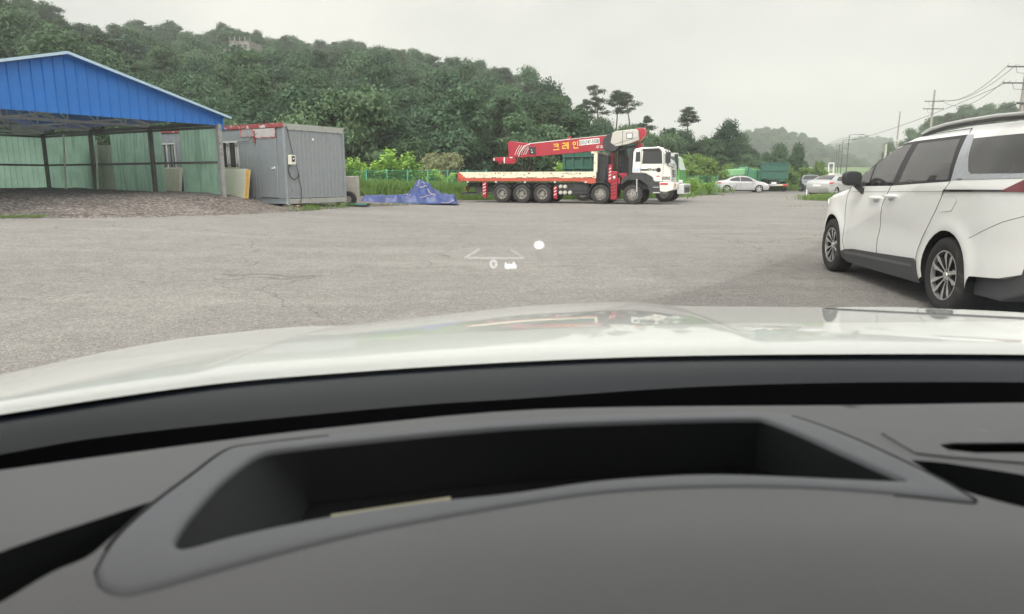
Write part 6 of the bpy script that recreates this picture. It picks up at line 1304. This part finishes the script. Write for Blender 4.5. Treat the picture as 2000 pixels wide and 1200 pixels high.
# dashboard
dash = bpy.data.objects.new('dashboard', None); COL.objects.link(dash); dash.parent = car
ZD = 1.09
def D2(pts, z=ZD): return [(q.x, q.y) for q in (atz(a, b, z) for a, b in pts)]
front = [(px, curve(DFRONT, px)) for px in range(-300, 2401, 90)]
RECESS = [(533, 885), (760, 862), (1000, 842), (1240, 829), (1478, 820), (1496, 823), (1560, 848), (1640, 885), (1710, 917), (1772, 946), (1650, 943), (1533, 939), (1420, 936), (1320, 938), (1160, 950), (1000, 973), (820, 993), (640, 1022), (540, 1043), (448, 1063), (360, 1083), (343, 1078), (346, 1064), (373, 1020), (427, 953), (480, 908), (505, 893)]
SLOT = [(-200, 1140), (0, 1083), (150, 1035), (296, 984), (186, 1085), (100, 1117), (0, 1160), (-200, 1235)]
GROOVE = [(1779, 898), (1850, 903), (2060, 936), (2300, 985), (2300, 1060), (2060, 1010), (1905, 970), (1840, 938)]
VENT = [(1834, 870), (1862, 866), (2060, 864), (2300, 866), (2300, 886), (2060, 884), (1907, 886), (1852, 880)]
FRAME = [(464, 874), (700, 850), (1000, 825), (1250, 813), (1480, 806), (1538, 810), (1650, 848), (1768, 902), (1850, 945), (1907, 983), (1899, 990), (1700, 972), (1533, 964), (1330, 966), (1160, 978), (1000, 1002), (820, 1036), (640, 1074), (440, 1118), (260, 1154), (215, 1152), (190, 1140), (183, 1118), (205, 1085), (250, 1035), (304, 984), (380, 924), (430, 887)]
def smooth(loop, n=6, corner=38):
    # closed Catmull-Rom through the points, keeping sharp corners
    P = [Vector(p) for p in loop]; m = len(P); out = []
    def sharp(i):
        a = P[i] - P[i - 1]; b = P[(i + 1) % m] - P[i]; return abs(a.angle(b)) > R(corner)
    for i in range(m):
        p1, p2 = P[i], P[(i + 1) % m]; p0 = p1 * 2 - p2 if sharp(i) else P[i - 1]; p3 = p2 * 2 - p1 if sharp((i + 1) % m) else P[(i + 2) % m]; h = (p2 - p1).length
        m1 = (p2 - p0) * (h / max(1e-6, h + (p1 - p0).length)); m2 = (p3 - p1) * (h / max(1e-6, h + (p3 - p2).length))
        for k in range(n):
            t = k / n; out.append(tuple(p1 * (2*t**3-3*t**2+1) + m1 * (t**3-2*t**2+t) + p2 * (-2*t**3+3*t**2) + m2 * (t**3-t**2)))
    return out
FRAME = smooth(FRAME); RECESS = smooth(RECESS); SLOT = smooth(SLOT, 4); GROOVE = smooth(GROOVE, 4)
back = D2([(2400, 1290), (-400, 1290)])
main = D2(front) + [(1.0, .40), (1.0, .20), (-.75, .20), (-.75, .40)]
def dash_h(x, y, rim=None):
    b = 0
    s = sstep((.455 - y) / .20); b += .010 * s * math.exp(-((x - .06) / .34) ** 2) - .030 * sstep((.36 - y) / .16) * 1.0
    b += .004 * noise.noise(Vector((x * 3, y * 3, 0))) - .02 * sstep((abs(x - .05) - .42) / .5)
    px = 0; return ZD + b
fr2 = D2(front)
def front_y(x):
    for a, b in zip(fr2, fr2[1:]):
        if a[0] <= x <= b[0]: return a[1] + (b[1] - a[1]) * (x - a[0]) / (b[0] - a[0])
    return fr2[-1][1] if x > 0 else fr2[0][1]
def dz_at(x, y):
    return dash_h(x, y)
def skirt(mb, loop, dep, zf, outward=False):
    n = len(loop); vs = [(p[0], p[1], zf(p[0], p[1])) for p in loop] + [(p[0], p[1], zf(p[0], p[1]) - dep) for p in loop]; mb.add(vs, [(i, (i + 1) % n, (i + 1) % n + n, i + n) for i in range(n)])
mb = MB(); holes = [D2(FRAME), D2(SLOT), D2(GROOVE), D2(VENT)]
v, f = cdt(main, holes, step=.012); mb.add([(p.x, p.y, dz_at(p.x, p.y)) for p in v], f); own(mb, 'dash_top', 'dash', dash, smooth=True, merge=1e-6, sharp=60)
mb = MB(); fe = resample(fr2, .01, closed=False); prof = [(0, 0), (.003, -.0006), (.0055, -.003), (.007, -.007), (.007, -.09)]
vs = [(p.x, p.y + a, dz_at(p.x, p.y) + b) for a, b in prof for p in fe]; n = len(fe); mb.add(vs, [(j * n + i, j * n + i + 1, (j + 1) * n + i + 1, (j + 1) * n + i) for j in range(len(prof) - 1) for i in range(n - 1)]); own(mb, 'front_edge', 'dash', dash, smooth=True, sharp=80)
for nm, h_ in (('side_slot', SLOT), ('corner_slot', GROOVE), ('air_vent', VENT)):
    loop = [tuple(p) for p in resample(D2(h_), .015)]; mb = MB(); skirt(mb, loop, .035, dz_at); cc = [(p[0], p[1], dz_at(*p) - .034) for p in loop]; mb.add(cc, [tuple(range(len(cc)))]); own(mb, nm, 'trough' if nm == 'air_vent' else 'recess', dash)
# frame: raised ring, rounded towards the outside
rec2 = D2(RECESS); fr_ = D2(FRAME)
def resample_n(loop, n):
    P = [Vector(p) for p in loop]; L = [0]
    for i in range(len(P)): L.append(L[-1] + (P[(i + 1) % len(P)] - P[i]).length)
    out = []; j = 0
    for k in range(n):
        t = L[-1] * k / n
        while L[j + 1] < t: j += 1
        out.append(P[j].lerp(P[(j + 1) % len(P)], (t - L[j]) / max(1e-9, L[j + 1] - L[j])))
    return out
def area(P): return sum(P[i - 1].x * P[i].y - P[i].x * P[i - 1].y for i in range(len(P))) / 2
def offset(P, d):        # positive d: outwards
    sg = 1 if area(P) > 0 else -1; o = []
    for i in range(len(P)):
        t = (P[(i + 2) % len(P)] - P[i - 2]).normalized(); o.append(P[i] + Vector((t.y, -t.x)) * d * sg)
    return o
FO = resample_n(fr_, 300); FI = resample_n(rec2, 260)
def ring(mb, loops):    # loops: (points, height above the dash)
    n = len(loops[0][0]); vs = [(p.x, p.y, dz_at(p.x, p.y) + h) for P, h in loops for p in P]; mb.add(vs, [(j * n + i, j * n + (i + 1) % n, (j + 1) * n + (i + 1) % n, (j + 1) * n + i) for j in range(len(loops) - 1) for i in range(n)])
H_ = .0016; o5 = offset(FO, -.005); i5 = offset(FI, .004)
mb = MB(); ring(mb, [(FO, -.012), (FO, -.002), (offset(FO, -.0012), -.0002), (offset(FO, -.003), H_ - .0005), (o5, H_)]); ring(mb, [(i5, H_), (offset(FI, .0018), H_ - .0005), (offset(FI, .0004), H_ - .002), (FI, H_ - .004)])
v, f = cdt([tuple(p) for p in o5], [[tuple(p) for p in i5]], step=.009); mb.add([(p.x, p.y, dz_at(p.x, p.y) + H_) for p in v], f); own(mb, 'display_frame', 'dash_frame', dash, smooth=True, merge=2e-4, sharp=60)
P = offset(FO, .0006); yl = atz(600, 1085, ZD).y; keep = [p for p in P]; run = []; runs = []
for p in P + P[:1]:
    if p.y > yl + .02 * max(0, p.x) * 0 and (p.x < -.14 or p.x > .24): run.append(p)
    else:
        if len(run) > 3: runs.append(run)
        run = []
if len(run) > 3: runs.append(run)
for r_ in runs: own(MB().tube([(p.x, p.y, dz_at(p.x, p.y) - .0002) for p in r_], .0010, 6), 'frame_joint', 'recess', dash)
def ring_h(x, y): return dz_at(x, y) + H_ - .004
# recess walls and floor
floor_px = []
TL, TRr = (612, 968), (1452, 900)
loop = FI; zfl = 1.046
fb = [atz(612, 972, zfl), atz(1452, 903, zfl), atz(1735, 962, zfl), atz(585, 1062, zfl)]
def tofloor(p):
    cx, cy = .04, .46
    q = Vector((p.x, p.y)); xl = fb[0].x; xr = fb[1].x + (fb[2].x - fb[1].x) * max(0, min(1, (fb[1].y - p.y) / (fb[1].y - fb[2].y))); yb = fb[0].y + (fb[1].y - fb[0].y) * max(0, min(1, (p.x - xl) / (fb[1].x - xl)))
    return Vector((max(xl, min(xr, p.x)), min(yb, p.y)))
mb = MB(); n = len(loop); rows = []
for k in range(5):
    t = k / 4; rows += [(lambda a, b: (a.x + (b.x - a.x) * t, a.y + (b.y - a.y) * t, ring_h(a.x, a.y) * (1 - t) + zfl * t))(p, tofloor(p)) for p in loop]
mb.add(rows, [(k * n + i, k * n + (i + 1) % n, (k + 1) * n + (i + 1) % n, (k + 1) * n + i) for k in range(4) for i in range(n)]); own(mb, 'recess_wall', 'recess', dash, smooth=True, sharp=25)
mb = MB().prism([(fb[0].x, fb[0].y), (fb[1].x, fb[1].y), (fb[2].x, fb[2].y), (fb[2].x, .34), (fb[0].x, .34)], zfl - .012, zfl - .0005, 'z'); own(mb, 'recess_floor', 'recess_floor', dash)
for (pts, mt, lb) in (([(646, 1005), (880, 970), (885, 1010), (652, 1050)], 'paper', 'small cream paper corner lying in the dashboard recess'), ([(1235, 944), (1325, 934), (1335, 965), (1240, 980)], 'paper_pink', 'pinkish brown strip lying in the dashboard recess')):
    zz = 1.066 if mt == 'paper' else 1.075
    q = [atz(a, b, zz) for a, b in pts]; mb = MB(); c0 = q[0]; mb.add([(p.x - c0.x, p.y - c0.y, p.z - c0.z) for p in q] + [(p.x - c0.x, p.y - c0.y, zfl - c0.z) for p in q], [(0, 1, 2, 3), (7, 6, 5, 4), (0, 4, 5, 1), (1, 5, 6, 2), (2, 6, 7, 3), (3, 7, 4, 0)])
    o = mb.build('paper_pad' if mt == 'paper' else 'card', mt); o.location = c0; tag(o, lb, 'paper' if mt == 'paper' else 'card')
# raised vent surround on the right
v, f = cdt(D2([(1722, 846), (1900, 838), (2100, 832), (2300, 832), (2300, 925), (2060, 908), (1850, 893), (1788, 886)]), [D2(VENT)], step=.012); mb = MB(); mb.add([(p.x, p.y, dz_at(p.x, p.y) + .0015) for p in v], f); loop = [tuple(p) for p in resample(D2([(1722, 846), (1900, 838), (2100, 832), (2300, 832), (2300, 925), (2060, 908), (1850, 893), (1788, 886)]), .01)]; skirt(mb, loop, .006, lambda x, y: dz_at(x, y) + .0015); own(mb, 'vent_surround', 'dash', dash, smooth=True, merge=1e-6, sharp=35)
mb = MB(); mb.box(.47, .49, .53, .55, 1.062, 1.088); own(mb, 'vent_fin', 'clad', dash)

# windscreen with the projected speed reading
GB, GR = Vector((0, atz(1000, 693, 1.075).y, 1.075)), R(60)
def gbase(px): return atz(px, curve(HREAR, px) + 2, 1.070)
def glassP(u, v):
    px = -400 + 3000 * u; b = gbase(px); s_ = v * .95; return (b.x * (1 - .12 * v), b.y - math.cos(GR) * s_ - .05 * v * v, b.z + math.sin(GR) * s_)
vs, fs = grid(60, 20, glassP); ws = own(MB().add(vs, fs), 'windscreen', 'windscreen', smooth=True)
hud = bpy.data.objects.new('head_up_display', None); COL.objects.link(hud); hud.parent = car
def onglass(px, py):
    d = ray(px, py); o = Vector((0, 0, CAMH)); lo, hi = .3, 1.2
    def g(t):
        p = o + d * t; u = max(0, min(1, (px + 400) / 3000)); b = gbase(px); s_ = (p.z - b.z) / math.sin(GR); v = s_ / .95; return p.y - (b.y - math.cos(GR) * s_ - .05 * v * v)
    for _ in range(40):
        m = (lo + hi) / 2
        if g(m) > 0: hi = m
        else: lo = m
    return o + d * (lo - .004)
def hline(name, a, b, w0, w1=None):
    P = onglass(*a); Q = onglass(*b); mb = MB(); d = (Q - P).normalized(); up = Vector((0, -math.cos(GR), math.sin(GR))); r_ = d.cross(up.cross(d)).normalized(); up = (up - d * up.dot(d)).normalized(); w1 = w1 or w0; nrm_ = d.cross(up).normalized() * .0004
    mb.add([P - up * w0 - nrm_, Q - up * w1 - nrm_, Q + up * w1 - nrm_, P + up * w0 - nrm_, P - up * w0 + nrm_, Q - up * w1 + nrm_, Q + up * w1 + nrm_, P + up * w0 + nrm_], [(0, 1, 2, 3), (7, 6, 5, 4), (0, 4, 5, 1), (1, 5, 6, 2), (2, 6, 7, 3), (3, 7, 4, 0)]); return own(mb, name, 'hud_line', hud)
hline('lane_line', (908, 504), (936, 487), .0002, .0001); hline('lane_line', (1022, 504.5), (998, 488), .0002, .0001); hline('base_line', (913, 504.5), (1021, 504.5), .00017)
def hring(name, cx, cy, rx, ry, fill=0.0):
    mb = MB(); n = 26; o_ = [onglass(cx + rx * math.cos(2 * PI * k / n), cy + ry * math.sin(2 * PI * k / n)) for k in range(n)]
    if fill == 0: mb.add(o_, [tuple(range(n))])
    else:
        i_ = [onglass(cx + (rx - fill) * math.cos(2 * PI * k / n), cy + (ry - fill) * math.sin(2 * PI * k / n)) for k in range(n)]; mb.add(o_ + i_, [(k, (k + 1) % n, (k + 1) % n + n, k + n) for k in range(n)])
    return own(mb, name, 'hud', hud)
hring('speed_digit', 964, 516, 6.5, 7.8, 1.7); hring('round_symbol', 1053, 479, 9.5, 7.5)
P = onglass(987, 524); o = text('unit_text', 'km/h', .0085, 'hud', hud, P - OX, (PI / 2 - (PI / 2 - GR) * 0 , 0, 0), width=.0122, bold=.0003, ext=.0002)

# cabin shell of the same car: roof lining, doors, rear wall and windscreen pillars keep the light off the dashboard as in a real cabin
M['tinted_glass'] = glassmat('tinted_glass', .3); M['tinted_glass'].node_tree.nodes['Transparent BSDF'].inputs[0].default_value = (.30, .31, .31, 1)
M['lining'] = mk('lining', (.30, .29, .28), .9, var=.04)
vs = []; fs = []
vs, fs = grid(20, 16, lambda u, v: (-.52 + 1.88 * u, .33 - .55 * (2 * u - 1) ** 2 * .25 - 1.9 * v, 1.80 + .06 * math.sin(PI * u) + .05 * math.sin(PI * v)))
mb = MB().add(vs, fs); mb.add([(x, y, z + .03) for x, y, z in vs], fs); own(mb, 'roof', 'lining', smooth=True)
for x in (-.60, 1.42):
    mb = MB(); mb.box(x - .03, x + .03, -1.6, .55, .45, 1.12); d_ = own(mb, 'door', 'lining'); mb = MB(); mb.box(x - .02, x + .02, -.55, -.45, 1.12, 1.80); own(mb, 'door_pillar', 'lining', d_)
    gl = MB().box(x - .004, x + .004, -1.5, .42, 1.12, 1.80); own(gl, 'side_glass', 'tinted_glass', d_)
    mb = MB(); mb.tube([(x * .98 + .01, .50, 1.08), (x * .93 + .03, .16, 1.80)], .035, 8); own(mb, 'windscreen_pillar', 'lining')
mb = MB(); mb.box(-.58, 1.40, -1.62, -1.56, .45, 1.80); own(mb, 'rear_wall', 'lining')
mb = MB(); mb.box(-.58, 1.40, -1.56, .9, .42, .47); own(mb, 'cabin_floor', 'lining')
# haze
mb = MB().box(-2520, 2520, -2520, 2520, -1.6, 210)
hz = mb.build('haze', []) if False else None
me = bpy.data.meshes.new('haze'); me.from_pydata(mb.v, [], mb.f); hz = bpy.data.objects.new('haze', me); COL.objects.link(hz)
hm = bpy.data.materials.new('haze'); hm.use_nodes = True; n = hm.node_tree.nodes; n.remove(n['Principled BSDF'])
pv = n.new('ShaderNodeVolumePrincipled'); pv.inputs['Color'].default_value = (.96, .98, .99, 1); pv.inputs['Density'].default_value = .0008; pv.inputs['Anisotropy'].default_value = .2
hm.node_tree.links.new(pv.outputs[0], n['Material Output'].inputs['Volume']); me.materials.append(hm)
tag(hz, 'thin pale haze filling the air over the yard and hills', 'haze', kind='stuff')
